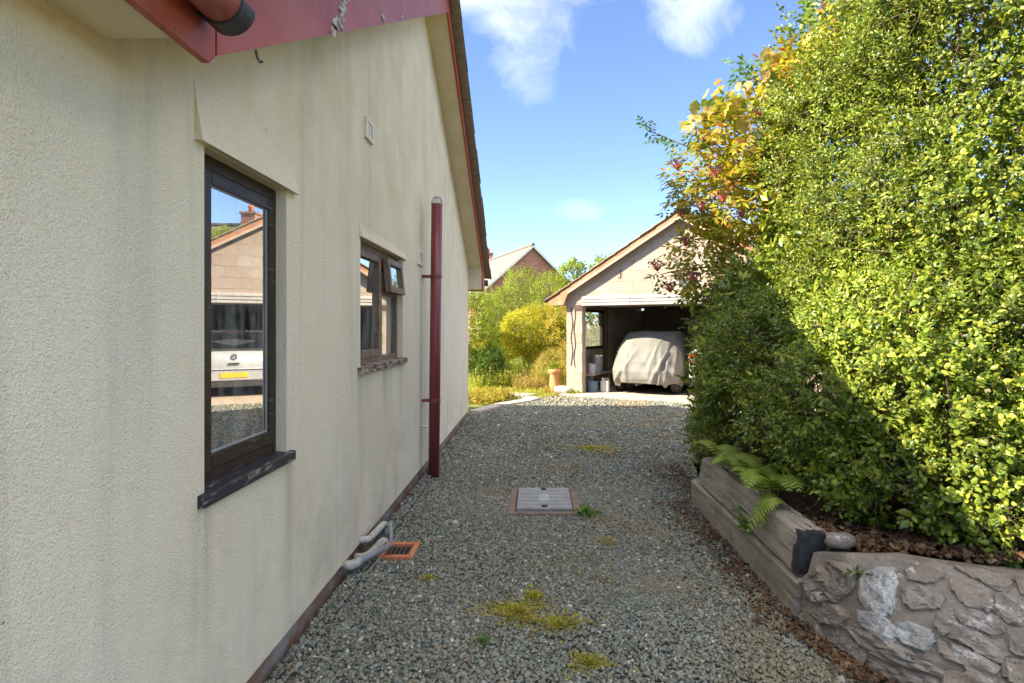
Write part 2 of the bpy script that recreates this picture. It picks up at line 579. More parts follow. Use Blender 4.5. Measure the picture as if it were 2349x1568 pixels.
    t = NT('gravel_ground')
    v = t.vor(55, feature='F1', out='Color')
    vd = t.vor(55)
    sepc = t.n('ShaderNodeSeparateColor', {0: v}).outputs[0]
    c = t.ramp(sepc, [(0.0, (0.11, 0.11, 0.095)), (0.5, (0.20, 0.205, 0.175)), (0.9, (0.28, 0.26, 0.21)), (1, (0.42, 0.41, 0.37))])
    c = t.mix(t.smooth(t.noise(1.1, 5, 0.6), 0.45, 0.7), c, (0.15, 0.115, 0.07))
    M['gravel_bed'] = t.pbr(c, 0.95, t.bump(vd, 0.8, 0.012))
    M['soil'] = simple('leafy_soil', (0.045, 0.028, 0.017), (0.115, 0.068, 0.038), 14, 0.95, 0.9, 60)
    M['litter'] = leaf_mat('dead_leaves', [(0.055, 0.028, 0.014), (0.11, 0.058, 0.030), (0.19, 0.11, 0.055), (0.085, 0.046, 0.025), (0.27, 0.18, 0.10)], 0.8, 0.1, 0.2, 0.3, 3)
    M['moss'] = leaf_mat('moss', [(0.24, 0.26, 0.03), (0.38, 0.37, 0.04), (0.47, 0.43, 0.06), (0.46, 0.27, 0.08), (0.28, 0.36, 0.04)], 0.7, 0.3, 0.2, 0.25, 9)
    M['thatch'] = leaf_mat('thatch', [(0.20, 0.16, 0.05), (0.28, 0.24, 0.06), (0.22, 0.14, 0.07), (0.30, 0.29, 0.06)], 0.8, 0.2, 0.2, 0.25, 6)
    M['weed'] = leaf_mat('weed', [(0.07, 0.15, 0.02), (0.13, 0.24, 0.035), (0.20, 0.31, 0.05)], 0.5, 0.35)
    M['dry_stem'] = simple('dry_stem', (0.42, 0.32, 0.20), (0.30, 0.22, 0.13), 30, 0.8)

    # sleepers
    t = NT('old_railway_sleeper')
    g = t.noise(1.0, 7, 0.7, t.coord((34, 1.6, 34)), 0.6)
    big = t.noise(2.4, 4, 0.6)
    c = t.ramp(g, [(0.28, (0.12, 0.095, 0.070)), (0.5, (0.33, 0.28, 0.215)), (0.75, (0.52, 0.455, 0.365))])
    c = t.mix(t.math('MULTIPLY', t.smooth(big, 0.45, 0.7), 0.45), c, (0.17, 0.125, 0.085))
    crack = t.smooth(t.noise(1.0, 4, 0.6, t.coord((22, 0.7, 22), (5, 1, 2)), 0.8), 0.655, 0.685)
    c = t.mix(crack, c, (0.025, 0.02, 0.016))
    M['sleeper'] = t.pbr(c, 0.92, t.bump(t.math('SUBTRACT', g, t.math('MULTIPLY', crack, 1.5)), 0.7, 0.010))
    M['tar'] = simple('tarred_end', (0.018, 0.017, 0.020), (0.055, 0.050, 0.055), 22, 0.55, 0.5, 50)

    def stone_mat(name, c1, c2, lich, amt):
        t = NT(name)
        n1 = t.noise(6, 6, 0.68, dist=0.5)
        n2 = t.noise(42, 4, 0.7)
        r = t.objrand()
        c = t.ramp(n1, [(0.3, c1), (0.7, c2)])
        c = t.mix(0.35, c, t.ramp(n2, [(0.3, 0.45), (0.7, 1.5)]), 'MULTIPLY')
        l = t.smooth(t.math('ADD', t.noise(5, 6, 0.7), t.math('MULTIPLY', t.noise(40, 3, 0.7), 0.45)), 0.86 - amt, 0.98 - amt)
        c = t.mix(l, c, lich)
        speck = t.smooth(t.vor(75), 0.20, 0.10)
        c = t.mix(t.math('MULTIPLY', speck, 0.5), c, (0.12, 0.12, 0.10))
        hh = t.math('ADD', n1, t.math('MULTIPLY', n2, 0.5))
        return t.pbr(c, 0.93, t.bump(hh, 0.9, 0.018), spec=0.2)
    M['stone_brown'] = stone_mat('brown_lichen_stone', (0.17, 0.135, 0.10), (0.33, 0.275, 0.215), (0.50, 0.465, 0.40), 0.05)
    M['stone_white'] = stone_mat('white_lichen_stone', (0.27, 0.255, 0.225), (0.40, 0.385, 0.35), (0.54, 0.53, 0.49), 0.13)
    M['stone_grey'] = stone_mat('grey_layered_stone', (0.17, 0.14, 0.11), (0.33, 0.285, 0.235), (0.48, 0.455, 0.40), 0.03)
    M['mortar'] = stone_mat('old_mortar', (0.16, 0.130, 0.10), (0.31, 0.26, 0.205), (0.42, 0.385, 0.33), 0.03)

    # foliage
    M['holly'] = leaf_mat('holly_leaf', [(0.058, 0.106, 0.013), (0.122, 0.188, 0.021), (0.196, 0.262, 0.030), (0.285, 0.338, 0.040), (0.40, 0.42, 0.060)], 0.34, 0.30, 0.45, 0.42, 1.9)
    M['elder'] = leaf_mat('elder_leaf', [(0.16, 0.24, 0.03), (0.38, 0.40, 0.035), (0.55, 0.49, 0.045), (0.56, 0.34, 0.08), (0.24, 0.32, 0.04), (0.44, 0.45, 0.05), (0.42, 0.14, 0.07)], 0.5, 0.42, 0.3, 0.3, 2.2)
    M['elder_green'] = leaf_mat('elder_green_leaf', [(0.07, 0.16, 0.02), (0.12, 0.23, 0.03), (0.20, 0.32, 0.05)], 0.45, 0.38, 0.35, 0.3)
    M['berry_stalk'] = simple('red_stalk', (0.42, 0.085, 0.055), (0.52, 0.16, 0.09), 20, 0.6)
    M['berry'] = simple('dark_berry', (0.035, 0.012, 0.022), (0.10, 0.03, 0.035), 40, 0.35)
    M['bark'] = simple('bark', (0.10, 0.068, 0.045), (0.21, 0.15, 0.10), 20, 0.9, 0.7, 60, stretch=(1, 1, 0.3))
    M['twig'] = simple('twig', (0.10, 0.065, 0.045), (0.19, 0.13, 0.09), 20, 0.85)
    t = NT('autumn_big_leaf')
    r = t.objrand()
    v = t.n('ShaderNodeTexWave', {'Vector': t.coord((1, 1, 1)), 'Scale': 14.0, 'Distortion': 1.5}, wave_type='BANDS', bands_direction='DIAGONAL').outputs['Fac']
    c = t.ramp(r, [(0, (0.42, 0.40, 0.06)), (0.3, (0.56, 0.42, 0.12)), (0.55, (0.52, 0.34, 0.14)), (0.75, (0.28, 0.34, 0.05)), (1, (0.12, 0.20, 0.03))])
    c = t.mix(0.35, c, t.ramp(v, [(0.0, 0.7), (1.0, 1.2)]), 'MULTIPLY')
    p = t.n('ShaderNodeBsdfPrincipled', {'Base Color': c, 'Roughness': 0.5})
    tr = t.n('ShaderNodeBsdfTranslucent', {'Color': c})
    mx = t.n('ShaderNodeMixShader', {0: 0.4, 1: p.outputs[0], 2: tr.outputs[0]})
    t.t.links.new(mx.outputs[0], t.out.inputs[0])
    M['big_leaf'] = t.m
    M['fern'] = leaf_mat('fern_leaf', [(0.19, 0.27, 0.035), (0.28, 0.36, 0.055), (0.38, 0.42, 0.09)], 0.55, 0.35, 0.25, 0.2, 4)
    M['shrub_yellow'] = leaf_mat('golden_shrub', [(0.22, 0.26, 0.02), (0.38, 0.39, 0.025), (0.52, 0.47, 0.035), (0.58, 0.46, 0.06)], 0.6, 0.40, 0.2, 0.3, 1.5)
    M['shrub_green'] = leaf_mat('green_shrub', [(0.12, 0.18, 0.018), (0.22, 0.30, 0.028), (0.34, 0.41, 0.045), (0.44, 0.45, 0.06)], 0.55, 0.40, 0.25, 0.35, 1.2)
    M['shrub_dark'] = leaf_mat('dark_shrub', [(0.04, 0.09, 0.012), (0.08, 0.15, 0.02), (0.14, 0.21, 0.03)], 0.55, 0.3, 0.25, 0.3)
    M['shrub_russet'] = leaf_mat('russet_shrub', [(0.26, 0.28, 0.03), (0.42, 0.38, 0.05), (0.48, 0.28, 0.08), (0.30, 0.36, 0.045)], 0.6, 0.35, 0.2, 0.3)
    M['heather'] = leaf_mat('heather', [(0.36, 0.34, 0.05), (0.46, 0.30, 0.13), (0.50, 0.42, 0.09), (0.26, 0.28, 0.04)], 0.7, 0.35, 0.2, 0.25, 4)
    M['straw'] = leaf_mat('dry_stalks', [(0.54, 0.40, 0.15), (0.46, 0.28, 0.12), (0.38, 0.34, 0.08), (0.32, 0.33, 0.06)], 0.7, 0.3, 0.2, 0.25, 2)
    M['grass'] = leaf_mat('grass', [(0.20, 0.27, 0.03), (0.34, 0.40, 0.045), (0.44, 0.44, 0.08), (0.52, 0.43, 0.14)], 0.6, 0.35, 0.2, 0.25, 2)
    M['lawn'] = simple('lawn_ground', (0.10, 0.13, 0.025), (0.21, 0.21, 0.05), 3, 0.95, 0.6, 40)

    # garage
    t = NT('concrete_block')
    r = t.objrand()
    c = t.ramp(r, [(0.0, (0.38, 0.29, 0.225)), (0.35, (0.425, 0.335, 0.265)), (0.7, (0.405, 0.32, 0.26)), (1.0, (0.455, 0.37, 0.30))])
    c = t.mix(0.25, c, t.ramp(t.noise(7, 5, 0.65), [(0.3, 0.65), (0.7, 1.25)]), 'MULTIPLY')
    M['block'] = t.pbr(c, 0.95, t.bump(t.noise(70, 4, 0.7), 0.5, 0.005), spec=0.2)
    M['block_mortar'] = simple('pale_mortar', (0.36, 0.285, 0.22), (0.42, 0.335, 0.265), 9, 0.95)
    t = NT('grubby_white_metal')
    c = t.ramp(t.noise(3.5, 6, 0.7, t.coord((1, 1, 3))), [(0.35, (0.42, 0.385, 0.345)), (0.6, (0.52, 0.49, 0.45)), (0.78, (0.22, 0.16, 0.13))])
    M['white_metal'] = t.pbr(c, 0.5)
    M['barge_wood'] = simple('faded_red_timber', (0.42, 0.155, 0.075), (0.50, 0.26, 0.15), 5, 0.75, 0.3, 40, stretch=(1, 1, 1))
    M['pale_wood'] = simple('bare_pale_timber', (0.52, 0.40, 0.29), (0.42, 0.30, 0.21), 6, 0.8, 0.3, 40)
    M['garage_tile'] = simple('garage_tile', (0.26, 0.17, 0.105), (0.36, 0.26, 0.17), 6, 0.9, 0.4, 40)
    M['slab'] = simple('concrete_floor', (0.44, 0.35, 0.26), (0.52, 0.42, 0.32), 3, 0.9, 0.3, 50)
    M['dark_wall'] = simple('mottled_brown_wall', (0.34, 0.28, 0.23), (0.22, 0.18, 0.15), 3, 0.95)  # plain mottled brown, somewhat darker than the blocks
    M['dark_door'] = simple('dark_red_door', (0.07, 0.022, 0.016), (0.10, 0.04, 0.03), 8, 0.5)
    M['rafter'] = simple('rafter_timber', (0.20, 0.14, 0.09), (0.13, 0.09, 0.06), 10, 0.85)
    M['cable'] = simple('black_cable', (0.03, 0.028, 0.028), None, rough=0.6)
    M['lamp_metal'] = simple('grey_lamp', (0.30, 0.28, 0.26), None, rough=0.5)
    M['iron'] = simple('rusty_iron', (0.06, 0.045, 0.04), (0.13, 0.075, 0.05), 20, 0.75)

    # cars
    t = NT('car_cover_cloth')
    c = t.ramp(t.noise(2.2, 5, 0.6), [(0.3, (0.175, 0.17, 0.15)), (0.7, (0.235, 0.228, 0.205))])
    c = t.mix(t.math('MULTIPLY', t.smooth(t.noise(5, 6, 0.7, t.coord((1, 1, 0.5))), 0.55, 0.75), 0.3), c, (0.30, 0.26, 0.20))
    M['cover'] = t.pbr(c, 0.75, t.bump(t.noise(14, 4, 0.6), 0.35, 0.02), spec=0.25)
    M['silver'] = simple('silver_paint', (0.60, 0.60, 0.60), None, rough=0.32, metal=0.35, spec=0.6)
    M['car_glass'] = simple('tinted_glass', (0.05, 0.055, 0.05), None, rough=0.06, spec=0.9)
    M['red_lens'] = simple('red_lens', (0.50, 0.018, 0.015), None, rough=0.15, spec=0.7)
    M['white_lens'] = simple('white_lens', (0.72, 0.66, 0.62), None, rough=0.15, spec=0.7)
    M['rubber'] = simple('tyre_rubber', (0.030, 0.028, 0.026), (0.055, 0.05, 0.045), 20, 0.85)
    M['bumper_dark'] = simple('bumper_plastic', (0.045, 0.045, 0.045), None, rough=0.6)
    M['plate'] = simple('yellow_plate', (0.75, 0.52, 0.02), (0.66, 0.46, 0.05), 20, 0.4)
    M['chrome'] = simple('chrome', (0.6, 0.6, 0.6), None, rough=0.12, metal=1.0)
    M['rim'] = simple('wheel_rim', (0.40, 0.40, 0.40), None, rough=0.4, metal=0.7)

    # bits
    M['bucket_white'] = simple('white_bucket', (0.60, 0.60, 0.58), (0.48, 0.47, 0.44), 12, 0.5)
    M['bucket_blue'] = simple('blue_bucket', (0.05, 0.10, 0.17), (0.10, 0.15, 0.20), 10, 0.5)
    M['bucket_black'] = simple('black_bucket', (0.03, 0.03, 0.035), None, rough=0.5)
    M['bucket_red'] = simple('red_tin', (0.35, 0.04, 0.04), None, rough=0.5)
    t = NT('lid_metal')
    c = t.ramp(t.noise(16, 5, 0.65), [(0.3, (0.20, 0.20, 0.195)), (0.7, (0.31, 0.31, 0.30))])
    M['lid'] = t.pbr(c, 0.5, t.bump(t.vor(120), 0.6, 0.003), metal=0.35)
    M['rib'] = simple('lid_rib', (0.42, 0.42, 0.41), (0.32, 0.32, 0.31), 20, 0.5, metal=0.3)
    M['cover_frame'] = simple('rusty_concrete_frame', (0.17, 0.115, 0.085), (0.26, 0.19, 0.145), 12, 0.9, 0.5, 60)
    M['dark_gap'] = simple('dark_gap', (0.012, 0.011, 0.010), None, rough=0.9)
    M['boulder'] = simple('pale_boulder', (0.45, 0.40, 0.35), (0.58, 0.53, 0.47), 5, 0.9, 0.8, 22)
    M['paving'] = simple('pale_paving', (0.40, 0.34, 0.27), (0.50, 0.43, 0.35), 4, 0.9, 0.4, 40)
    # far houses
    t = NT('far_brick')
    bt = t.n('ShaderNodeTexBrick', {'Vector': t.coord(rot=(math.pi / 2, 0, 0)), 'Scale': 1.0, 'Brick Width': 0.225, 'Row Height': 0.075, 'Mortar Size': 0.009,
                                   'Color1': (0.30, 0.095, 0.055), 'Color2': (0.40, 0.15, 0.085), 'Mortar': (0.36, 0.28, 0.22)})
    M['far_brick'] = t.pbr(t.mix(0.4, bt.outputs[0], t.ramp(t.noise(1.2, 4, 0.6), [(0.3, 0.6), (0.7, 1.3)]), 'MULTIPLY'), 0.9)
    t = NT('far_roof')
    wv = t.n('ShaderNodeTexWave', {'Vector': t.coord(), 'Scale': 1.6, 'Distortion': 0.4}, wave_type='BANDS', bands_direction='Z').outputs['Fac']
    M['far_roof'] = t.pbr(t.mix(0.35, t.ramp(t.noise(2, 5, 0.6), [(0.3, (0.165, 0.14, 0.12)), (0.7, (0.225, 0.195, 0.17))]), t.ramp(wv, [(0, 0.6), (1, 1.2)]), 'MULTIPLY'), 0.9)
    M['far_dark_roof'] = simple('far_dark_roof', (0.11, 0.095, 0.085), (0.17, 0.15, 0.13), 3, 0.9)
    M['white_trim'] = simple('white_trim', (0.72, 0.70, 0.66), None, rough=0.6)
    M['earth'] = simple('earth', (0.12, 0.12, 0.05), (0.19, 0.17, 0.07), 0.4, 0.95)


make_materials()

# ================================================================== the ground
def sheet(name, pts, z, mat, kind='structure'):
    o = MB().poly(*[(x, y, z) for x, y in pts]).build(name, mat, fix=False)
    o['kind'] = kind
    return o


sheet('ground', [(-400, -400), (400, -400), (400, 600), (-400, 600)], -0.02, M['earth'])
GRAVEL = [(-1.14, -3), (2.6, -3), (2.6, 1.2), (1.36, 2.4), (1.36, 6.3), (9, 8.0), (9, 8.9), (1.35, 12.68), (0.55, 12.75), (-0.3, 11.6), (-0.75, 10.95), (-1.14, 10.6)]
sheet('gravel_drive', GRAVEL, 0.0, M['gravel_bed'])
sheet('lawn', [(-12, 10.0), (-1.14, 10.0), (-1.14, 10.6), (-0.75, 10.95), (-0.3, 11.6), (0.55, 12.75), (0.75, 13.0), (3.6, 18.2), (12, 18.2), (12, 32), (-12, 32)], -0.006, M['lawn'])

# concrete path that comes round the back corner of the bungalow
pv = MB()
for q in ([(-1.16, 10.05), (-0.98, 9.95), (-0.62, 10.75), (-0.80, 10.95)],
          [(-0.79, 10.98), (-0.60, 10.80), (-0.10, 11.45), (-0.28, 11.62)],
          [(-0.27, 11.65), (-0.08, 11.48), (0.12, 11.95), (-0.20, 12.25)],
          [(-0.75, 12.35), (-0.25, 12.28), (0.05, 12.62), (-0.6, 12.95)]):
    pv.prism([(x, y, -0.02) for x, y in q], (0, 0, 0.075))
o = pv.build('path', M['paving'], bevel=0.008)
o['kind'] = 'structure'

# raised bed behind the sleepers and stone wall
NX, NY = 34, 40
xs = np.linspace(1.42, 6.5, NX)
ys = np.linspace(2.15, 7.0, NY)
V = []
for y in ys:
    for x in xs:
        z = 0.39 + 0.05 * math.sin(x * 3.1 + y * 2.3) + 0.03 * math.sin(x * 8 + 1) * math.sin(y * 7) + 0.14 * max(0, min(1, (x - 1.7)))
        if y > 4.85:
            z = max(0.0, z - 0.55 * (y - 4.85)) if x < 1.9 else max(0.05, z - 0.25 * (y - 4.85))
        if y < 2.9 - 0.25 * (x - 1.4):
            z -= 0.10
        yb = 2.9 - 0.62 * max(0, x - 1.42) if x < 2.0 else 2.53 - 0.25 * (x - 2.0)
        if y > 4.72:
            z *= min(1.0, max(0.0, (x - 1.42) / 0.4 + max(0, 4.86 - y) / 0.14))
            z -= 0.02
        V.append((x, max(y, yb), z))
F = [(j * NX + i, j * NX + i + 1, (j + 1) * NX + i + 1, (j + 1) * NX + i) for j in range(NY - 1) for i in range(NX - 1)]
o = put('soil_bed', np_mesh('soil_bed', np.array(V), np.array(F), M['soil'], True))
o['kind'] = 'structure'

# ================================================================== the bungalow
WX = -1.13               # outer face of the gable wall
YA, ZA, SL = 5.80, 4.74, 0.585   # gable apex and slope of the verge
YE0, YE1 = 1.483, 9.62
BX = -0.885              # face of the bargeboard


def rake(y):
    return ZA - SL * abs(y - YA)


house = thing('bungalow', (WX, 4, 0), 'cream rendered bungalow with red bargeboards and two brown windows beside the gravel drive', 'house')

WINS = [(1.943, 2.586, 0.935, 2.125), (3.68, 4.86, 1.245, 2.09)]
wb = MB()
ybreaks = sorted({-3.0, YE0, YA, YE1, *[w[0] for w in WINS], *[w[1] for w in WINS]})
ZB = 0.115


def wtop(y, side):
    return 2.32 if y < YE0 or (y == YE0 and side == 'l') else rake(y) + 0.05


for ya, yb in zip(ybreaks, ybreaks[1:]):
    ta, tb = wtop(ya, 'r') if ya != YE0 else rake(YE0) + 0.05, wtop(yb, 'l')
    w = [q for q in WINS if q[0] <= ya + 1e-6 and q[1] >= yb - 1e-6]
    if w:
        w = w[0]
        wb.poly((WX, ya, ZB), (WX, yb, ZB), (WX, yb, w[2]), (WX, ya, w[2]))
        wb.poly((WX, ya, w[3]), (WX, yb, w[3]), (WX, yb, tb), (WX, ya, ta))
    else:
        wb.poly((WX, ya, ZB), (WX, yb, ZB), (WX, yb, tb), (WX, ya, ta))
D = 0.14
for y0, y1, z0, z1 in WINS:
    wb.poly((WX, y1, z0), (WX - D, y1, z0), (WX - D, y1, z1), (WX, y1, z1))
    wb.poly((WX, y0, z0), (WX, y0, z1), (WX - D, y0, z1), (WX - D, y0, z0))
    wb.poly((WX, y0, z1), (WX, y1, z1), (WX - D, y1, z1), (WX - D, y0, z1))
    wb.poly((WX, y0, z0), (WX - D, y0, z0), (WX - D, y1, z0), (WX, y1, z0))
wb.poly((WX, YE1, ZB), (-9, YE1, ZB), (-9, YE1, 2.45), (WX, YE1, 2.45))          # back corner
wb.poly((WX, -3, ZB), (WX - 0.03, -3, ZB), (WX - 0.03, YE1, ZB), (WX, YE1, ZB))   # drip edge over the plinth
wb.poly((-9, -3, 0), (-9, YE1, 0), (-9, YE1, 2.4), (-9, YA, 4.7), (-9, -3, 2.4))
wb.poly((WX, -3, 0), (-9, -3, 0), (-9, -3, 2.4), (WX, -3, 2.4))
wb.build('rendered_wall', M['render'], house, fix=False)
MB().box(-9, WX - 0.022, -3, YE1 - 0.022, -0.05, ZB + 0.02).build('plinth', M['plinth'], house)

# bell-cast lips of render over the windows (they flare out above the opening)
for (y0, y1, z1, up, out) in ((1.885, 2.665, 2.128, 0.24, 0.030), (3.655, 4.95, 2.093, 0.10, 0.022)):
    lip = MB()
    n = 14
    rows = []
    for k in range(n + 1):
        y = y0 + (y1 - y0) * k / n
        e = 1.0 - 0.35 * (k / n) ** 2
        rows.append([(WX - 0.004, y, z1), (WX + out, y, z1 - 0.004), (WX + out * 0.9, y, z1 + 0.012),
                     (WX + out * 0.35, y, z1 + up * 0.45 * e), (WX - 0.003, y, z1 + up * e)])
    lip.rings(rows)
    lip.build('render_lip', M['render'], house)


def frame_rect(mb, x0, x1, y0, y1, z0, z1, wl, wr, wb_, wt_):
    mb.box(x0, x1, y0, y0 + wl, z0, z1)
    mb.box(x0, x1, y1 - wr, y1, z0, z1)
    mb.box(x0, x1, y0 + wl, y1 - wr, z0, z0 + wb_)
    mb.box(x0, x1, y0 + wl, y1 - wr, z1 - wt_, z1)


def window_frame(name, parent, mat, x0, x1, y0, y1, z0, z1, wl, wr, wb_, wt_, bevel=0.004):
    mb = MB()
    frame_rect(mb, x0, x1, y0, y1, z0, z1, wl, wr, wb_, wt_)
    return mb.build(name, mat, parent, bevel=bevel)


# tall window
y0, y1, z0, z1 = WINS[0]
FX = WX - 0.047
w1 = window_frame('window', house, M['dark_timber'], FX - 0.06, FX, y0, y1, z0, z1, 0.06, 0.036, 0.05, 0.05)
w1['label'] = 'tall narrow window in dark stained timber with flaking sill'
window_frame('sash', w1, M['dark_timber'], FX - 0.055, FX + 0.006, y0 + 0.062, y1 - 0.038, z0 + 0.053, z1 - 0.053, 0.055, 0.042, 0.058, 0.05)
window_frame('glazing_bead', w1, M['putty'], FX - 0.012, FX - 0.003, y0 + 0.116, y1 - 0.079, z0 + 0.11, z1 - 0.102, 0.006, 0.006, 0.008, 0.006, 0.001)
tilt = math.radians(0.15)
pane_w = (y1 - y0 - 0.185)
p = MB()
p.box(-0.003, 0.003, -pane_w / 2, pane_w / 2, z0 + 0.108, z1 - 0.1, T=lambda a, bq, c: (FX - 0.011 + a * math.cos(tilt) + bq * math.sin(tilt), (y0 + y1) / 2 + 0.018 + bq * math.cos(tilt), c))
p.build('pane', M['glass'], w1)
sl = MB()
sl.prism([(WX - 0.12, y0 - 0.04, z0 + 0.014), (WX - 0.12, y0 - 0.04, z0 - 0.04), (WX + 0.024, y0 - 0.04, z0 - 0.040), (WX + 0.024, y0 - 0.04, z0 + 0.002)], (0, y1 - y0 + 0.088, 0))
sl.build('sill', M['sill_dark'], w1, bevel=0.004)

# wider window with an open top vent
y0, y1, z0, z1 = WINS[1]
ym = 4.33
w2 = MB()
frame_rect(w2, FX - 0.06, FX, y0, y1, z0, z1, 0.045, 0.045, 0.045, 0.045)
w2.box(FX - 0.059, FX - 0.001, ym, ym + 0.05, z0 + 0.045, z1 - 0.045)
w2.box(FX - 0.058, FX - 0.002, ym + 0.05, y1 - 0.045, 1.76, 1.805)
w2 = w2.build('window', M['brown_timber'], house, bevel=0.004)
w2['label'] = 'wider weathered brown timber window with its small top vent propped open'
window_frame('sash', w2, M['brown_timber'], FX - 0.05, FX + 0.006, y0 + 0.047, ym - 0.003, z0 + 0.047, z1 - 0.047, 0.05, 0.05, 0.055, 0.05)
MB().box(FX - 0.028, FX - 0.022, y0 + 0.09, ym - 0.05, z0 + 0.1, z1 - 0.09).build('pane', M['glass'], w2)
MB().box(FX - 0.030, FX - 0.024, ym + 0.045, y1 - 0.04, z0 + 0.04, 1.765).build('pane', M['glass'], w2)
va = math.radians(6)


def vent_T(x, y, z):       # rotate round the top hinge
    dz = z - (z1 - 0.05)
    return (FX + 0.004 + x * math.cos(va) - dz * math.sin(va), y, (z1 - 0.05) + dz * math.cos(va) + x * math.sin(va))


vs = MB()
for (a, bq, c, d_) in ((ym + 0.035, ym + 0.085, 1.775, z1 - 0.05), (y1 - 0.08, y1 - 0.03, 1.775, z1 - 0.05),
                       (ym + 0.085, y1 - 0.08, 1.775, 1.825), (ym + 0.085, y1 - 0.08, z1 - 0.095, z1 - 0.05)):
    vs.box(0, 0.045, a, bq, c, d_, T=vent_T)
vs.build('vent_sash', M['brown_timber'], w2, bevel=0.003)
MB().box(0.016, 0.021, ym + 0.075, y1 - 0.07, 1.81, z1 - 0.085, T=vent_T).build('pane', M['glass'], w2)
MB().prism([(WX - 0.12, y0 - 0.06, z0 + 0.014), (WX - 0.12, y0 - 0.06, z0 - 0.04), (WX + 0.028, y0 - 0.06, z0 - 0.040), (WX + 0.028, y0 - 0.06, z0 + 0.002)], (0, y1 - y0 + 0.13, 0)).build('sill', M['sill_worn'], w2, bevel=0.005)

# dim rooms behind the panes
rm = MB()
rm.poly((-3.6, 0.5, 0), (-3.6, 6.5, 0), (-3.6, 6.5, 2.4), (-3.6, 0.5, 2.4))
rm.poly((-3.6, 0.5, 0.03), (WX - 0.3, 0.5, 0.03), (WX - 0.3, 6.5, 0.03), (-3.6, 6.5, 0.03))
rm.poly((-3.6, 0.5, 2.38), (WX - 0.3, 0.5, 2.38), (WX - 0.3, 6.5, 2.38), (-3.6, 6.5, 2.38))
rm.poly((-3.6, 3.2, 0), (WX - 0.3, 3.2, 0), (WX - 0.3, 3.2, 2.4), (-3.6, 3.2, 2.4))
rm.build('room_lining', M['room'], house, fix=False)
cu = MB()
rows = []
for k in range(41):
    y = 2.56 + 0.22 * k / 40
    x = WX - 0.30 + 0.025 * math.sin(k * 0.9)
    rows.append([(x, y, 0.3), (x, y, 2.3)])
cu.rings(rows, closed=False)
cu.build('curtain', M['curtain'], house, smooth=True, fix=False)

# soffits, bargeboards, fascia
TK = 0.022
sf = MB()
sf.prism([(WX, -3, 2.257), (BX - TK, -3, 2.257), (BX - TK, YE0, 2.257), (WX, YE0, 2.257)], (0, 0, 0.012))
sf.build('eaves_soffit', M['soffit'], house)
MB().box(WX, BX - TK, YE0 - 0.012, YE0, 2.262, 2.40).build('soffit_end', M['soffit'], house)
far = MB()
far.prism([(WX, YA, ZA), (BX - TK, YA, ZA), (BX - TK, 9.62, rake(9.62)), (WX, 9.62, rake(9.62))], (0, 0, 0.012))
far.build('verge_soffit', M['soffit'], house)
near = MB()
near.prism([(WX, YA, ZA + 0.0), (BX - TK, YA, ZA + 0.0), (BX - TK, YE0 + 0.01, rake(YE0 + 0.01) + 0.07), (WX, YE0 + 0.01, rake(YE0 + 0.01) + 0.07)], (0, 0, 0.012))
near.build('verge_soffit', M['soffit'], house)
MB().box(WX, BX - TK, 9.62, 9.64, 2.17, rake(9.62) + 0.01).build('boxed_eave', M['soffit'], house)
MB().box(-9, BX - TK, 9.645, 9.98, 2.17, 2.185).build('eaves_soffit', M['soffit'], house)
MB().box(-9, BX - TK, 9.985, 10.005, 2.15, 2.33).build('fascia', M['red'], house)
g = MB()
g.tube([(-9, 10.06, 2.30), (BX + 0.05, 10.06, 2.30)], 0.055, 12)
g.build('gutter', M['black'], house, smooth=True)

BD = 0.20
nb = MB()
nb.prism([(BX - TK, YA, ZA - 0.015), (BX - TK, YE0 + 0.10, rake(YE0 + 0.10) - 0.015), (BX - TK, YE0 + 0.10, rake(YE0 + 0.10) + BD), (BX - TK, YA, ZA + BD)], (TK, 0, 0))
nb = nb.build('bargeboard', M['red'], house, bevel=0.002)
fb = MB()
fb.prism([(BX - TK, YA + 0.001, ZA - 0.015), (BX - TK, 9.66, rake(9.66) - 0.38), (BX - TK, 9.66, rake(9.66) - 0.02), (BX - TK, 10.02, rake(10.02) - 0.0), (BX - TK, 10.02, rake(10.02) + 0.08), (BX - TK, YA + 0.001, ZA + 0.13)], (TK, 0, 0))
fb = MB()
fb.prism([(BX - TK, YA + 0.001, ZA - 0.015), (BX - TK, 9.64, rake(9.64) - 0.015), (BX - TK, 9.64, rake(9.64) + 0.145), (BX - TK, YA + 0.001, ZA + 0.145)], (TK, 0, 0))
fb.prism([(BX - TK, 9.641, 2.15), (BX - TK, 9.985, 2.15), (BX - TK, 9.985, rake(9.985) + 0.145), (BX - TK, 9.641, rake(9.641) + 0.145)], (TK, 0, 0))
fb.build('bargeboard', M['red'], house, bevel=0.002)
# flaking paint on the near bargeboard
pe = MB()
rr = random.Random(4)
for (yc, zc, n, s) in ((2.56, 0.055, 12, 0.05), (2.62, 0.13, 9, 0.045), (2.50, 0.03, 7, 0.03), (3.3, 0.04, 4, 0.02), (3.75, 0.03, 4, 0.02)):
    for _ in range(n):
        y = yc + rr.uniform(-s, s)
        z = rake(y) - 0.015 + zc + rr.uniform(-s, s) * 0.8
        if z < rake(y) - 0.01:
            continue
        a = rr.uniform(0.008, 0.026)
        l = rr.uniform(0.002, 0.014)
        pe.poly((BX + 0.0015, y - a, z - a * 0.5), (BX + 0.002 + l, y + a * 0.3, z - a), (BX + 0.0015 + l * 0.6, y + a, z + a * 0.4), (BX + 0.0015, y - a * 0.2, z + a))
pe.build('flaking_paint', M['peel'], nb, fix=False)['kind'] = 'stuff'
fa = MB()
fa.prism([(BX - TK, -3, 2.222), (BX - TK, 1.548, 2.222), (BX - TK, 1.575, 2.25), (BX - TK, 1.575, 2.40), (BX - TK, -3, 2.40)], (TK, 0, 0))
fa.build('fascia', M['red'], house, bevel=0.002)

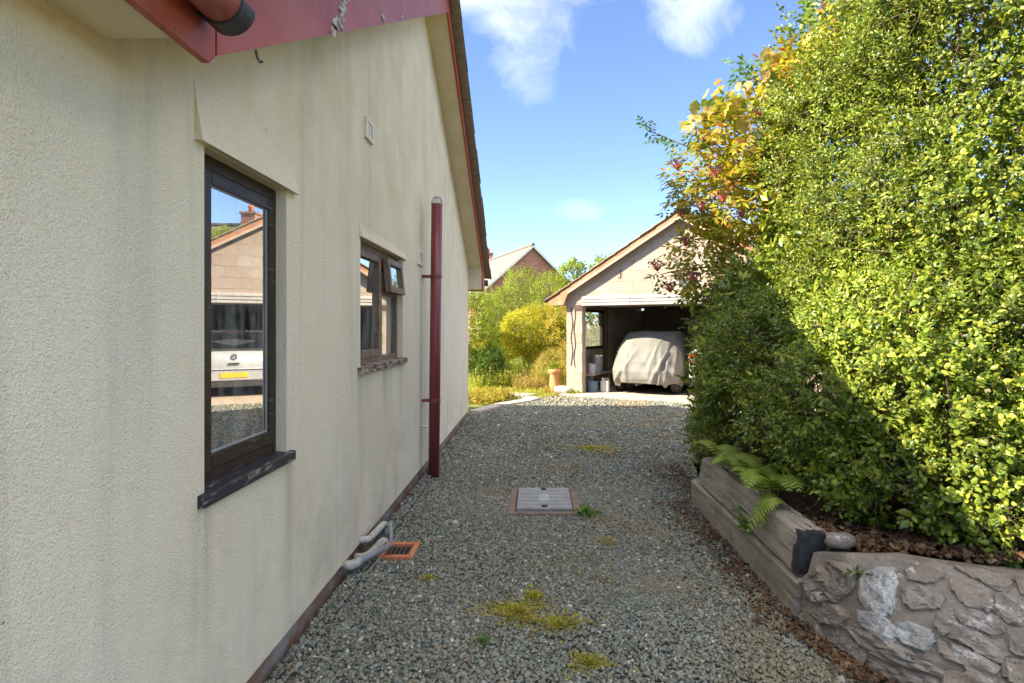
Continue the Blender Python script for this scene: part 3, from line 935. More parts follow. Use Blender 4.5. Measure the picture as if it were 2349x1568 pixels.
# round-bottomed gutter on the fascia with union and black stop end
gx, gz = BX + 0.066, 2.352
def gut_ring(y, r, t0=math.pi, t1=2 * math.pi, n=16):
    return [(gx + r * math.cos(t0 + (t1 - t0) * k / n), y, gz + r * math.sin(t0 + (t1 - t0) * k / n)) for k in range(n + 1)]
gt = MB()
prof = lambda y: gut_ring(y, 0.056) + gut_ring(y, 0.052)[::-1]
gt.rings([prof(-3), prof(1.50)])
gt = gt.build('gutter', M['gutter'], house, smooth=False)
un = MB()
pu = lambda y, a, b_: gut_ring(y, a) + gut_ring(y, b_)[::-1]
un.rings([pu(1.20, 0.064, 0.057), pu(1.33, 0.064, 0.057)])
un.rings([pu(1.235, 0.069, 0.0645), pu(1.295, 0.069, 0.0645)])
un.build('gutter_union', M['gutter'], gt)
se = MB()
se.rings([pu(1.475, 0.064, 0.0565), pu(1.535, 0.064, 0.0565)])
se.poly(*gut_ring(1.534, 0.064))
se.build('stop_end', M['black'], gt)
hk = MB().tube([(BX + 0.05, 1.70, 2.333), (BX + 0.052, 1.705, 2.313), (BX + 0.058, 1.71, 2.300), (BX + 0.066, 1.712, 2.304)], 0.004, 6)
hk.build('bracket_hook', M['iron'], gt)

# roof slopes with verge tiles and undercloak boards
def roof_slab(y_low, y_high, zl, zh):
    mb = MB()
    mb.prism([(BX + 0.075, y_low, zl), (BX + 0.075, y_high, zh), (BX + 0.075, y_high, zh + 0.05), (BX + 0.075, y_low, zl + 0.05)], (-8.2, 0, 0))
    return mb
rf = roof_slab(10.10, YA, rake(10.10) + 0.165, ZA + 0.165).build('roof', M['slate_tile'], house)
L = (10.10 - YA) / 4
for k in range(4):
    a, b_ = YA + 0.02 + L * k, YA + L * (k + 1) - 0.012
    uc = MB()
    zo = rr.uniform(-0.004, 0.004)
    uc.prism([(BX + 0.001, a, rake(a) + 0.147 + zo), (BX + 0.098, a, rake(a) + 0.147 + zo), (BX + 0.098 + rr.uniform(-.004, .004), b_, rake(b_) + 0.147), (BX + 0.001, b_, rake(b_) + 0.147)], (0, 0, 0.016))
    uc.build('undercloak_board', M['undercloak'], rf, bevel=0.002)
nt_ = 17
for k in range(nt_):
    a = YA + (10.14 - YA) * k / nt_
    b_ = a + (10.14 - YA) / nt_ + 0.035
    tl = MB()
    j = rr.uniform(-0.006, 0.006)
    h0, h1 = 0.168 + 0.0, 0.168 + 0.022
    tl.prism([(BX - 0.2, a, rake(a) + h0 + 0.048), (BX + 0.105 + j, a, rake(a) + h0 + 0.002), (BX + 0.105 + j, b_, rake(b_) + h1 + 0.004), (BX - 0.2, b_, rake(b_) + h1 + 0.05)], (0, 0, 0.020))
    tl.build('roof_tile', M['slate_tile'], rf, bevel=0.003)
roof_slab(1.25, YA, rake(1.25) + 0.22, ZA + 0.22).build('roof', M['slate_tile'], house)
wr = MB()
wr.prism([(BX + 0.03, -3.2, 2.42), (BX + 0.03, 1.45, 2.42), (-5, 5.8, 4.9), (-5, -3.2, 4.8)], (0, 0, 0.06))
wr.build('roof', M['slate_tile'], house)
MB().tube([(BX + 0.06, YA, ZA + 0.24), (-9, YA, ZA + 0.24)], 0.11, 10).build('ridge_tile', M['slate_tile'], house, smooth=True)

# air vents
for (ya, yb, za, zb) in ((3.755, 3.925, 2.765, 2.905), (5.44, 5.66, 2.115, 2.255)):
    mb = MB()
    mb.box(WX - 0.01, WX + 0.020, ya, ya + 0.03, za, zb)
    mb.box(WX - 0.01, WX + 0.020, yb - 0.03, yb, za, zb)
    mb.box(WX - 0.01, WX + 0.020, ya + 0.03, yb - 0.03, za, za + 0.022)
    mb.box(WX - 0.01, WX + 0.020, ya + 0.03, yb - 0.03, zb - 0.022, zb)
    v_ = mb.build('air_vent', M['vent'], house, bevel=0.003)
    MB().box(WX - 0.008, WX + 0.004, ya + 0.031, yb - 0.031, za + 0.023, zb - 0.023).build('vent_back', M['vent_dark'], v_)
    for k in range(5):
        yy = ya + 0.042 + (yb - ya - 0.1) * k / 4
        MB().box(WX + 0.0045, WX + 0.015, yy, yy + 0.010, za + 0.023, zb - 0.023).build('vent_bar', M['vent'], v_)

# maroon soil pipe
PB, PT = Vector((-1.016, 5.7, -0.03)), Vector((-0.984, 5.7, 2.74))
pipe = MB().tube([PB, PB.lerp(PT, 0.5), PT], 0.055, 24).build('soil_pipe', M['maroon'], house, smooth=True)
for zz in (2.02, 0.78):
    c = PB.lerp(PT, (zz + 0.03) / 2.77)
    MB().tube([c - Vector((0, 0, 0.016)), c - Vector((0, 0, .015)), c + Vector((0, 0, 0.015)), c + Vector((0, 0, 0.016))], [0.055, 0.0605, 0.0605, 0.055], 24).box(WX - 0.01, c.x - 0.05, c.y - 0.030, c.y + 0.030, zz - 0.013, zz + 0.013).build('pipe_bracket', M['maroon'], pipe)
lg = MB()
for k in range(8):
    a = 2 * math.pi * k / 8
    lg.tube([PT + Vector((0.053 * math.cos(a), 0.053 * math.sin(a), -0.02)), PT + Vector((0.053 * math.cos(a), 0.053 * math.sin(a), 0.035)),
             PT + Vector((0.038 * math.cos(a), 0.038 * math.sin(a), 0.066)), PT + Vector((0, 0, 0.082))], 0.0035, 5)
lg.tube([PT + Vector((0.054 * math.cos(a), 0.054 * math.sin(a), 0.004)) for a in [2 * math.pi * k / 20 for k in range(21)]], 0.005, 5)
lg.build('leaf_guard', M['grey_pvc'], pipe)
MB().tube([(WX - 0.01, 5.60, 0.545), (-1.05, 5.55, 0.54)], 0.011, 10).build('overflow_pipe', M['white_pvc'], house, smooth=True)

# waste pipes over the gully
def arc(p0, p1, p2, n=6):
    p0, p1, p2 = Vector(p0), Vector(p1), Vector(p2)
    return [(1 - t) ** 2 * p0 + 2 * t * (1 - t) * p1 + t * t * p2 for t in [k / n for k in range(n + 1)]]


w = MB().tube([(WX - 0.02, 3.36, 0.105)] + arc((WX + 0.02, 3.36, 0.105), (WX + 0.048, 3.36, 0.105), (WX + 0.060, 3.40, 0.100)) + [(-0.95, 3.74, 0.075)], 0.021, 14)
w = w.build('waste_pipe', M['grey_pvc'], house, smooth=True)
MB().tube([(WX + 0.0, 3.352, 0.105), (WX + 0.045, 3.352, 0.105), (WX + 0.058, 3.385, 0.102), (WX + 0.068, 3.42, 0.099)], [0.027, 0.028, 0.028, 0.026], 14).build('pipe_elbow', M['white_pipe'], w, smooth=True)
w = MB().tube(arc((WX - 0.01, 3.68, 0.135), (WX + 0.05, 3.66, 0.135), (WX + 0.055, 3.72, 0.135)) + arc((WX + 0.058, 4.00, 0.118), (WX + 0.06, 4.07, 0.115), (WX + 0.062, 4.07, 0.06)) + [(WX + 0.063, 4.07, -0.02)], 0.022, 14)
w = w.build('waste_pipe', M['white_pipe'], house, smooth=True)
w = MB().tube(arc((WX - 0.01, 3.60, 0.055), (WX + 0.06, 3.58, 0.055), (WX + 0.068, 3.64, 0.055)) + [(WX + 0.085, 3.90, 0.045), (WX + 0.095, 3.93, 0.03), (WX + 0.10, 3.94, -0.02)], 0.024, 14)
w = w.build('waste_pipe', M['white_pipe'], house, smooth=True)
w = MB().tube([(WX + 0.105, 4.02, 0.13), (WX + 0.125, 3.97, 0.02), (WX + 0.13, 3.96, -0.03)], 0.015, 12)
w = w.build('waste_pipe', M['grey_pvc'], house, smooth=True)

# ------------------------------------------------------------------ drain gully
gy = thing('drain_gully', (-0.90, 3.80, 0), 'square terracotta drain gully under the grey waste pipes by the wall', 'drain')
fr = MB()
fr.box(-1.02, -0.79, 3.66, 3.70, -0.05, 0.032)
fr.box(-1.02, -0.79, 3.88, 3.92, -0.05, 0.032)
fr.box(-1.02, -0.985, 3.70, 3.88, -0.05, 0.032)
fr.box(-0.825, -0.79, 3.70, 3.88, -0.05, 0.032)
fr.build('frame', M['terracotta'], gy, bevel=0.006)
MB().box(-0.984, -0.826, 3.701, 3.879, -0.05, 0.006).build('well', M['dark_gap'], gy)
for k in range(5):
    xx = -0.965 + k * 0.03
    MB().box(xx, xx + 0.012, 3.702, 3.878, 0.008, 0.016).build('grate_bar', M['iron'], gy)

# ------------------------------------------------------------------ manhole cover
mh = thing('manhole_cover', (0.08, 4.92, 0), 'rectangular ribbed grey metal manhole cover in a rusty frame set in the gravel', 'manhole cover')
X0, X1, Y0, Y1 = -0.16, 0.315, 4.60, 5.22
e = 0.055
fr = MB()
fr.box(X0 - e, X1 + e, Y0 - e, Y0, -0.04, 0.022)
fr.box(X0 - e, X1 + e, Y1, Y1 + e, -0.04, 0.022)
fr.box(X0 - e, X0, Y0, Y1, -0.04, 0.022)
fr.box(X1, X1 + e, Y0, Y1, -0.04, 0.022)
fr.build('frame', M['cover_frame'], mh, bevel=0.004)
MB().box(X0, X1, Y0, Y1, -0.03, 0.012).build('rebate', M['dark_gap'], mh)
lid = MB().box(X0 + 0.010, X1 - 0.010, Y0 + 0.010, Y1 - 0.010, 0.0, 0.040).build('lid', M['lid'], mh, bevel=0.003)
nx, ny = 5, 6
for i in range(nx):
    for j in range(ny):
        wx, wy = (X1 - X0 - 0.03) / nx, (Y1 - Y0 - 0.03) / ny
        ax, ay = X0 + 0.015 + i * wx, Y0 + 0.015 + j * wy
        if i == 2 and j in (0, 5):
            MB().tube([(ax + wx * 0.25, ay + wy / 2, 0.0405), (ax + wx * 0.75, ay + wy / 2, 0.0405)], 0.012, 8).build('key_slot', M['dark_gap'], lid)
            continue
        MB().box(ax + 0.003, ax + wx - 0.003, ay + 0.003, ay + wy - 0.003, 0.0395, 0.0435).build('raised_panel', M['rib' if (i == 2 and j in (2, 3)) else 'lid'], lid, bevel=0.0015)

# ================================================================== the garage
GO = Vector((0.72, 13.05, 0))
GA = R(28)
GD = Vector((math.cos(GA), -math.sin(GA), 0))      # along the front, to the right
GN = Vector((math.sin(GA), math.cos(GA), 0))       # inwards
GW, GDEP, GH = 5.24, 5.7, 2.05
GS = 0.585


def G(s, u, z):
    p = GO + GD * s + GN * u
    return (p.x, p.y, z)


def groof(s):       # top of roof
    return 2.20 + GS * (0.40 + (s if s <= GW / 2 else GW - s))


gar = thing('garage', G(GW / 2, 2, 0), 'open-fronted double garage of pale concrete blocks with a pitched tiled roof', 'garage')
MB().prism([G(0.0, -0.42, -0.05), G(GW, -0.42, -0.05), G(GW, GDEP, -0.05), G(0.0, GDEP, -0.05)], (0, 0, 0.085)).build('floor_slab', M['slab'], gar)

_cache = {}


def block_mesh(l, h, t):
    k = (round(l, 3), round(h, 3), round(t, 3))
    if k not in _cache:
        _cache[k] = MB().box(0, l, 0, t, 0, h).mesh('block', M['block'], bevel=0.002)
    return _cache[k]


def clip_poly(P, a, b, c):      # keep a*s + b*z <= c
    out = []
    for i, p in enumerate(P):
        q = P[(i + 1) % len(P)]
        fp, fq = a * p[0] + b * p[1] - c, a * q[0] + b * q[1] - c
        if fp <= 0:
            out.append(p)
        if fp * fq < 0:
            t = fp / (fp - fq)
            out.append((p[0] + t * (q[0] - p[0]), p[1] + t * (q[1] - p[1])))
    return out


def block_wall(org, dirv, inv, s0, s1, z0, courses, thick, top=None, hole=None, joint=0.010, h=0.215, l=0.44, shift=0.0):
    """org + dirv*s (+ inv*depth) + z; blocks face -inv"""
    rot = math.atan2(dirv.y, dirv.x)
    for c in range(courses):
        za = z0 + c * (h + joint)
        zb = za + h
        s = s0 - ((0.225 if c % 2 else 0.0) + shift) % 0.45
        while s < s1 - 0.03:
            a, b_ = max(s, s0), min(s + l, s1)
            s += l + joint
            if b_ - a < 0.04:
                continue
            pieces = [(a, b_, za, zb)]
            if hole:
                ha, hb, hz0, hz1 = hole
                out = []
                for (a1, b1, c1, d1) in pieces:
                    if d1 <= hz0 + 0.02 or c1 >= hz1 - 0.02:
                        out.append((a1, b1, c1, d1))
                    else:
                        if a1 < ha - 0.03:
                            out.append((a1, min(b1, ha), c1, d1))
                        if b1 > hb + 0.03:
                            out.append((max(a1, hb), b1, c1, d1))
                pieces = out
            for (a1, b1, c1, d1) in pieces:
                if b1 - a1 < 0.03:
                    continue
                if top:
                    P = [(a1, c1), (b1, c1), (b1, d1), (a1, d1)]
                    Q = P
                    for pl in top:
                        Q = clip_poly(Q, *pl)
                        if len(Q) < 3:
                            break
                    if len(Q) < 3:
                        continue
                    if len(Q) != 4 or any(abs(p[0] - q[0]) + abs(p[1] - q[1]) > 1e-6 for p, q in zip(P, Q)):
                        mb = MB().prism([org + dirv * p + Vector((0, 0, z)) for p, z in Q], inv * thick)
                        mb.build('block', M['block'], gar)
                        continue
                p = org + dirv * a1
                # local y must point to inv
                m_ = block_mesh(b1 - a1, d1 - c1, thick)
                ly = Vector((-math.sin(rot), math.cos(rot), 0))
                if ly.dot(inv) < 0:
                    p = p + inv * thick
                j = random.uniform(-0.0015, 0.0015)
                put('block', m_, gar, (p.x - inv.x * j, p.y - inv.y * j, c1), rot)


# front: two piers and the gable over the door
for s0, s1 in ((0.0, 0.39), (GW - 0.39, GW)):
    block_wall(GO, GD, GN, s0, s1, 0.035, 9, 0.215, l=0.6)
    MB().box(s0 + 0.005, s1 - 0.005, 0.005, 0.21, 0, 2.06, T=G).build('pier_core', M['block_mortar'], gar)
TOPS = [(-GS, 1.0, 2.20 + GS * 0.40 - 0.115), (GS, 1.0, 2.20 + GS * (0.40 + GW) - 0.115)]
block_wall(GO, GD, GN, 0.0, GW, 2.075, 8, 0.10, top=TOPS)
gc = MB()
zt = lambda s: groof(s) - 0.125
gc.prism([G(0.01, 0.004, 2.06), G(GW - 0.01, 0.004, 2.06), G(GW - 0.01, 0.004, zt(GW)), G(GW / 2, 0.004, zt(GW / 2)), G(0.01, 0.004, zt(0))], GN * 0.085)
gc.build('gable_core', M['block_mortar'], gar)
# side wall with the window
WU0, WU1, WZ0, WZ1 = 0.46, 1.98, 0.99, 1.97
GL = Vector(G(0.11, 0.22, 0))
block_wall(GL, GN, -GD, 0.0, GDEP - 0.3, 0.035, 9, 0.098, hole=(WU0 - 0.22, WU1 - 0.22, WZ0, WZ1), shift=0.1)
ls = MB()
for (ua, ub, za, zb) in ((0.22, WU0, 0, 2.06), (WU1, GDEP, 0, 2.06), (WU0, WU1, 0, WZ0), (WU0, WU1, WZ1, 2.06)):
    ls.box(0.002, 0.10, ua, ub, za, zb, T=G)
ls.build('side_wall_core', M['block_mortar'], gar)
MB().box(GW - 0.10, GW, 0.22, GDEP, 0, 2.06, T=G).build('side_wall', M['block_mortar'], gar)
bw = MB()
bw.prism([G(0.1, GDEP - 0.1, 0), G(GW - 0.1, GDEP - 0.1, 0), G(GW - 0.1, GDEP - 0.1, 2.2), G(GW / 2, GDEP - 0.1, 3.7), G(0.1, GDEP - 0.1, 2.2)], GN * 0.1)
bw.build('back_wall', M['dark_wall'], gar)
gw = MB()
for (ua, ub, za, zb) in ((WU0, WU0 + 0.07, WZ0, WZ1), (WU1 - 0.07, WU1, WZ0, WZ1), (WU0 + 0.07, WU1 - 0.07, WZ0, WZ0 + 0.07), (WU0 + 0.07, WU1 - 0.07, WZ1 - 0.07, WZ1)):
    gw.box(0.03, 0.14, ua, ub, za, zb, T=G)
gw = gw.build('window', M['dark_timber'], gar, bevel=0.004)
MB().box(0.07, 0.075, WU0 + 0.065, WU1 - 0.065, WZ0 + 0.065, WZ1 - 0.065, T=G).build('pane', M['clear_glass'], gw)
MB().box(0.12, 0.20, WU1 + 0.05, WU1 + 0.17, 0.04, 2.06, T=G).build('timber_post', M['brown_timber'], gar, bevel=0.004)
# door in the back wall
bd = MB().box(2.35, 3.10, GDEP - 0.14, GDEP - 0.105, 0.04, 2.0, T=G).build('back_door', M['dark_door'], gar, bevel=0.004)
for (za, zb) in ((0.25, 0.9), (1.1, 1.85)):
    MB().box(2.47, 2.98, GDEP - 0.155, GDEP - 0.141, za, zb, T=G).build('door_panel', M['dark_door'], bd, bevel=0.004)
MB().box(2.05, 2.75, 3.4, 3.47, 1.90, 1.95, T=G).build('strip_light', M['white_pvc'], gar, bevel=0.006)

# roof
for side in (0, 1):
    f = (lambda s: s) if side == 0 else (lambda s: GW - s)
    rs = MB()
    rs.prism([G(f(-0.40), -0.14, groof(-0.40) - 0.075), G(f(GW / 2), -0.14, groof(GW / 2) - 0.075), G(f(GW / 2), -0.14, groof(GW / 2) - 0.03), G(f(-0.40), -0.14, groof(-0.40) - 0.03)], GN * (GDEP + 0.25))
    rs = rs.build('roof', M['garage_tile'], gar)
    for k in range(11):
        a = -0.43 + (GW / 2 + 0.43) * k / 11
        b_ = a + (GW / 2 + 0.43) / 11 + 0.03
        b_ = min(b_, GW / 2 + 0.01)
        za, zb = groof(-0.40) + GS * (a + 0.40), groof(-0.40) + GS * (b_ + 0.40)
        j = random.uniform(-0.01, 0.01)
        MB().prism([G(f(a), -0.19 + j, za - 0.025), G(f(b_), -0.19 + j, zb - 0.040), G(f(b_), -0.19 + j, zb - 0.018), G(f(a), -0.19 + j, za - 0.003)], GN * 0.42).build('roof_tile', M['garage_tile'], rs, bevel=0.003)
    bb = MB()
    zt0, zta = groof(-0.40) - 0.077, groof(GW / 2) - 0.077
    bb.prism([G(f(-0.40), -0.155, zt0 - 0.02), G(f(-0.40), -0.155, zt0), G(f(GW / 2), -0.155, zta), G(f(GW / 2), -0.155, zta - 0.13), G(f(0.10), -0.155, groof(0.10) - 0.21), G(f(-0.02), -0.155, 2.03), G(f(-0.38), -0.155, 2.03)], GN * 0.022)
    bb.build('bargeboard', M['barge_wood'], gar)
    pl = MB()
    pl.prism([G(f(0.10), -0.162, groof(0.10) - 0.21), G(f(0.10), -0.162, groof(0.10) - 0.15), G(f(GW / 2), -0.162, zta - 0.078), G(f(GW / 2), -0.162, zta - 0.133)], GN * 0.006)
    pl.build('bare_strip', M['pale_wood'], gar)
    ps = MB()
    ps.prism([G(f(0.0), -0.13, groof(0) - 0.13), G(f(GW / 2), -0.13, groof(GW / 2) - 0.13), G(f(GW / 2), 0.0, groof(GW / 2) - 0.13), G(f(0.0), 0.0, groof(0) - 0.13)], (0, 0, 0.012))
    ps.build('verge_soffit', M['pale_wood'], gar)
    bx = MB()
    bx.prism([G(f(-0.37), -0.13, 2.045), G(f(-0.005), -0.13, 2.045), G(f(-0.005), -0.13, groof(0) - 0.08), G(f(-0.37), -0.13, groof(-0.37) - 0.08)], GN * (GDEP + 0.1))
    bx.build('boxed_eave', M['pale_wood'], gar)
MB().tube([G(-0.46, -0.16, 2.14), G(-0.46, GDEP, 2.14)], 0.045, 10).build('gutter', M['black'], gar, smooth=True)
MB().tube([G(GW / 2, -0.20, groof(GW / 2) + 0.005), G(GW / 2, GDEP + 0.1, groof(GW / 2) + 0.005)], 0.075, 10).build('ridge_tile', M['garage_tile'], gar, smooth=True)
for k in range(5):
    uu = 0.9 + k * 1.0
    MB().box(0.1, GW - 0.1, uu, uu + 0.045, 2.10, 2.20, T=G).build('ceiling_joist', M['rafter'], gar)

# up-and-over door parked open under the lintel: its ribbed edge shows
dr = MB().box(0.40, GW - 0.40, -0.035, 0.02, 2.005, 2.215, T=G).build('garage_door', M['white_metal'], gar, bevel=0.004)
for k in range(3):
    za = 2.012 + k * 0.070
    n = 4
    for q in range(n):
        sa = 0.405 + (GW - 0.81) * q / n
        sb = sa + (GW - 0.81) / n - 0.012
        MB().box(sa, sb, -0.058, -0.036, za, za + 0.052, T=G).build('door_rib', M['white_metal'], dr, bevel=0.006)
for q in (1, 2, 3):
    sa = 0.40 + (GW - 0.81) * q / 4
    MB().box(sa - 0.012, sa + 0.010, -0.068, -0.0585, 2.008, 2.235, T=G).build('door_strap', M['white_metal'], dr, bevel=0.003)
MB().box(0.42, GW - 0.42, 0.12, 2.0, 2.04, 2.075, T=G).build('door_leaf', M['white_metal'], dr)
MB().box(0.20, 0.40, -0.012, 0.0, 1.90, 2.03, T=G).build('hinge_plate', M['iron'], gar)

# cables on the left pier, bracket and floodlight on the gable
for s0, dz in ((0.135, 0.0), (0.205, 0.03)):
    pts = [G(s0 + 0.02 * math.sin(k * 1.1 + s0 * 30), -0.010, 2.0 - k * (1.35 + dz) / 12) for k in range(13)]
    MB().tube(pts, 0.007, 6).build('cable', M['cable'], gar, smooth=True)
br = MB()
br.tube([G(1.30, -0.012, 2.80), G(1.30, -0.012, 2.62), G(1.24, -0.03, 2.615)], 0.008, 6)
br.build('wall_bracket', M['iron'], gar)
MB().tube([G(1.60, -0.012, 2.98), G(1.60, -0.014, 2.92)], 0.008, 6).build('wall_bracket', M['iron'], gar)
fl = MB().box(2.46, 2.58, -0.16, -0.04, 2.58, 2.66, T=G).box(2.49, 2.55, -0.05, 0.0, 2.54, 2.72, T=G).build('floodlight', M['lamp_metal'], gar, bevel=0.006)
MB().tube([G(2.52, -0.09, 2.56), G(2.52, -0.10, 2.48)], [0.03, 0.045], 10).build('sensor', M['white_pvc'], fl)

# ================================================================== far houses
def far_house(name, label, A, ridge_dir, length, half, eave_z, apex_z, wallm, roofm, chim=None, aerial=None):
    A = Vector(A)
    rd = Vector((*ridge_dir, 0)).normalized()
    gd = Vector((rd.y, -rd.x, 0))
    t = thing(name, (A.x, A.y, 0), label, 'house')
    sl_ = (apex_z - eave_z) / half

    def P(l, w, z):
        p = A + rd * l + gd * w
        return Vector((p.x, p.y, z))
    m = MB()
    for l, e in ((0, 0.25), (length - 0.25, 0.25)):
        m.prism([P(l, -half, -0.1), P(l, half, -0.1), P(l, half, eave_z), P(l, 0, apex_z), P(l, -half, eave_z)], rd * e)
    for s in (-1, 1):
        m.prism([P(0.252, s * half, -0.1), P(length - 0.252, s * half, -0.1), P(length - 0.252, s * half, eave_z), P(0.252, s * half, eave_z)], gd * (-s * 0.25))
    m.build('wall', wallm, t)
    for s in (-1, 1):
        lo = half + 0.35
        r_ = MB().prism([P(-0.12, 0, apex_z + 0.05), P(-0.12, s * lo, apex_z + 0.05 - sl_ * lo), P(-0.12, s * lo, apex_z + 0.17 - sl_ * lo), P(-0.12, 0, apex_z + 0.17)], rd * (length + 0.24)).build('roof', roofm, t)
        MB().prism([P(-0.16, 0, apex_z + 0.02), P(-0.16, s * lo, apex_z + 0.02 - sl_ * lo), P(-0.16, s * lo, apex_z + 0.13 - sl_ * lo), P(-0.16, 0, apex_z + 0.13)], rd * 0.035).build('verge_trim', M['white_trim'], t)
    MB().tube([P(-0.15, 0, apex_z + 0.2), P(length + 0.15, 0, apex_z + 0.2)], 0.1, 8).build('ridge_tile', roofm, t)
    for (l, w, top) in chim or ():
        c = P(l, w, 0)
        k = MB().box(c.x - 0.33, c.x + 0.33, c.y - 0.3, c.y + 0.3, apex_z - 0.6, top).box(c.x - 0.39, c.x + 0.39, c.y - 0.36, c.y + 0.36, top + 0.002, top + 0.10).build('chimney', wallm, t)
        MB().lathe((c.x, c.y, top + 0.10), [(0.14, 0), (0.11, 0.22), (0.15, 0.26), (0.13, 0.34)], 12).build('chimney_pot', M['terracotta'], k, smooth=True)
    for (l, w) in aerial or ():
        c = P(l, w, apex_z)
        m = MB().tube([c, c + Vector((0, 0, 1.1))], 0.02, 5)
        m.tube([c + Vector((-0.6, 0, 1.05)), c + Vector((0.7, 0.1, 1.05))], 0.015, 5)
        for q in range(6):
            x = -0.5 + q * 0.2
            m.tube([c + Vector((x, -0.18, 1.05)), c + Vector((x, 0.22, 1.05))], 0.008, 4)
        m.build('aerial', M['lamp_metal'], t)
    return t


far_house('brick_house', 'distant red brick house with a brown tiled roof beyond the garden shrubs', (-0.16, 35, 0), (-0.38, 0.925), 9.5, 3.3, 3.55, 6.45,
          M['far_brick'], M['far_roof'], chim=[(9.0, 0, 7.15)], aerial=[(4.2, 0)])
far_house('dark_roofed_house', 'distant house with dark roof and brick chimney, seen mirrored in the tall window', (8.6, 27, 0), (0.995, -0.1), 9, 3.2, 3.9, 6.15,
          M['far_brick'], M['far_dark_roof'], chim=[(2.55, 0, 6.85)])

# ================================================================== cars
def wheel(parent, T, s, u, z, r, w, rimside):
    """axle along s"""
    def ring(rad, off):
        return [T(s + off, u + rad * math.cos(a), z + rad * math.sin(a)) for a in [2 * math.pi * k / 24 for k in range(24)]]
    t_ = MB().rings([ring(r * 0.66, -w / 2), ring(r * 0.93, -w / 2), ring(r, -w / 2 + 0.025), ring(r, w / 2 - 0.025), ring(r * 0.93, w / 2), ring(r * 0.66, w / 2)]).build('wheel', M['rubber'], parent)
    o_ = rimside * (w / 2 - 0.01)
    MB().rings([ring(r * 0.64, o_ - rimside * 0.03), ring(r * 0.62, o_ + rimside * 0.012), ring(r * 0.2, o_ + rimside * 0.004), ring(r * 0.15, o_ + rimside * 0.02)]).build('rim', M['rim'], t_)
    return t_


# small car under a grey cover
CS, CU = 1.65, 0.28      # centre of its tail in garage coordinates
cov = thing('covered_car', G(CS, CU + 1.8, 0.035), 'car hidden under a creased pale grey cloth cover in the garage', 'car')
for ds, side in ((-0.66, -1), (0.66, 1)):
    for du in (0.62, 2.95):
        wheel(cov, G, CS + ds, CU + du, 0.035 + 0.275, 0.275, 0.165, side)
MB().box(CS - 0.50, CS + 0.50, CU + 0.35, CU + 3.2, 0.26, 0.42, T=G).build('underbody', M['bumper_dark'], cov)
MB().tube([G(CS - 0.1, CU + 0.05, 0.26), G(CS - 0.1, CU + 0.5, 0.25)], 0.03, 10).tube([G(CS - 0.5, CU + 0.62, 0.28), G(CS + 0.5, CU + 0.62, 0.28)], 0.04, 8).build('exhaust', M['iron'], cov)

# cover as a draped shell: angle around the car x height along the profile
NA, NH = 280, 84
prof_z = [0.22, 0.34, 0.52, 0.74, 0.95, 1.14, 1.29, 1.385, 1.41]
tail_u = [0.03, -0.02, -0.05, -0.01, 0.10, 0.25, 0.40, 0.60, 1.3]      # how far the tail has moved in
side_w = [0.82, 0.86, 0.87, 0.85, 0.80, 0.73, 0.66, 0.58, 0.02]
nose_u = [3.62, 3.66, 3.68, 3.60, 2.75, 2.55, 2.35, 2.05, 1.4]
CREASE = [(0.70, 1.36, 0.74, 0.28, 0.060, 0.050), (0.66, 1.34, 0.50, 0.60, -0.030, 0.040), (0.55, 0.95, 0.26, 0.26, 0.050, 0.040), (0.60, 0.90, 0.36, 0.30, -0.035, 0.035), (0.36, 1.22, 0.16, 0.38, 0.045, 0.045),
          (0.28, 1.05, 0.06, 0.34, -0.035, 0.035), (-0.12, 0.95, -0.62, 0.28, 0.050, 0.050), (-0.20, 1.0, -0.50, 0.32, -0.030, 0.040), (-0.34, 0.92, -0.32, 0.28, 0.045, 0.035), (-0.05, 0.95, -0.04, 0.26, 0.040, 0.040),
          (-0.56, 0.85, -0.58, 0.30, 0.035, 0.040), (0.46, 0.75, 0.40, 0.24, 0.035, 0.035), (-0.60, 1.37, 0.60, 1.38, 0.030, 0.040), (0.72, 1.3, 0.84, 0.5, -0.03, 0.04)]
V = np.zeros((NH, NA, 3))
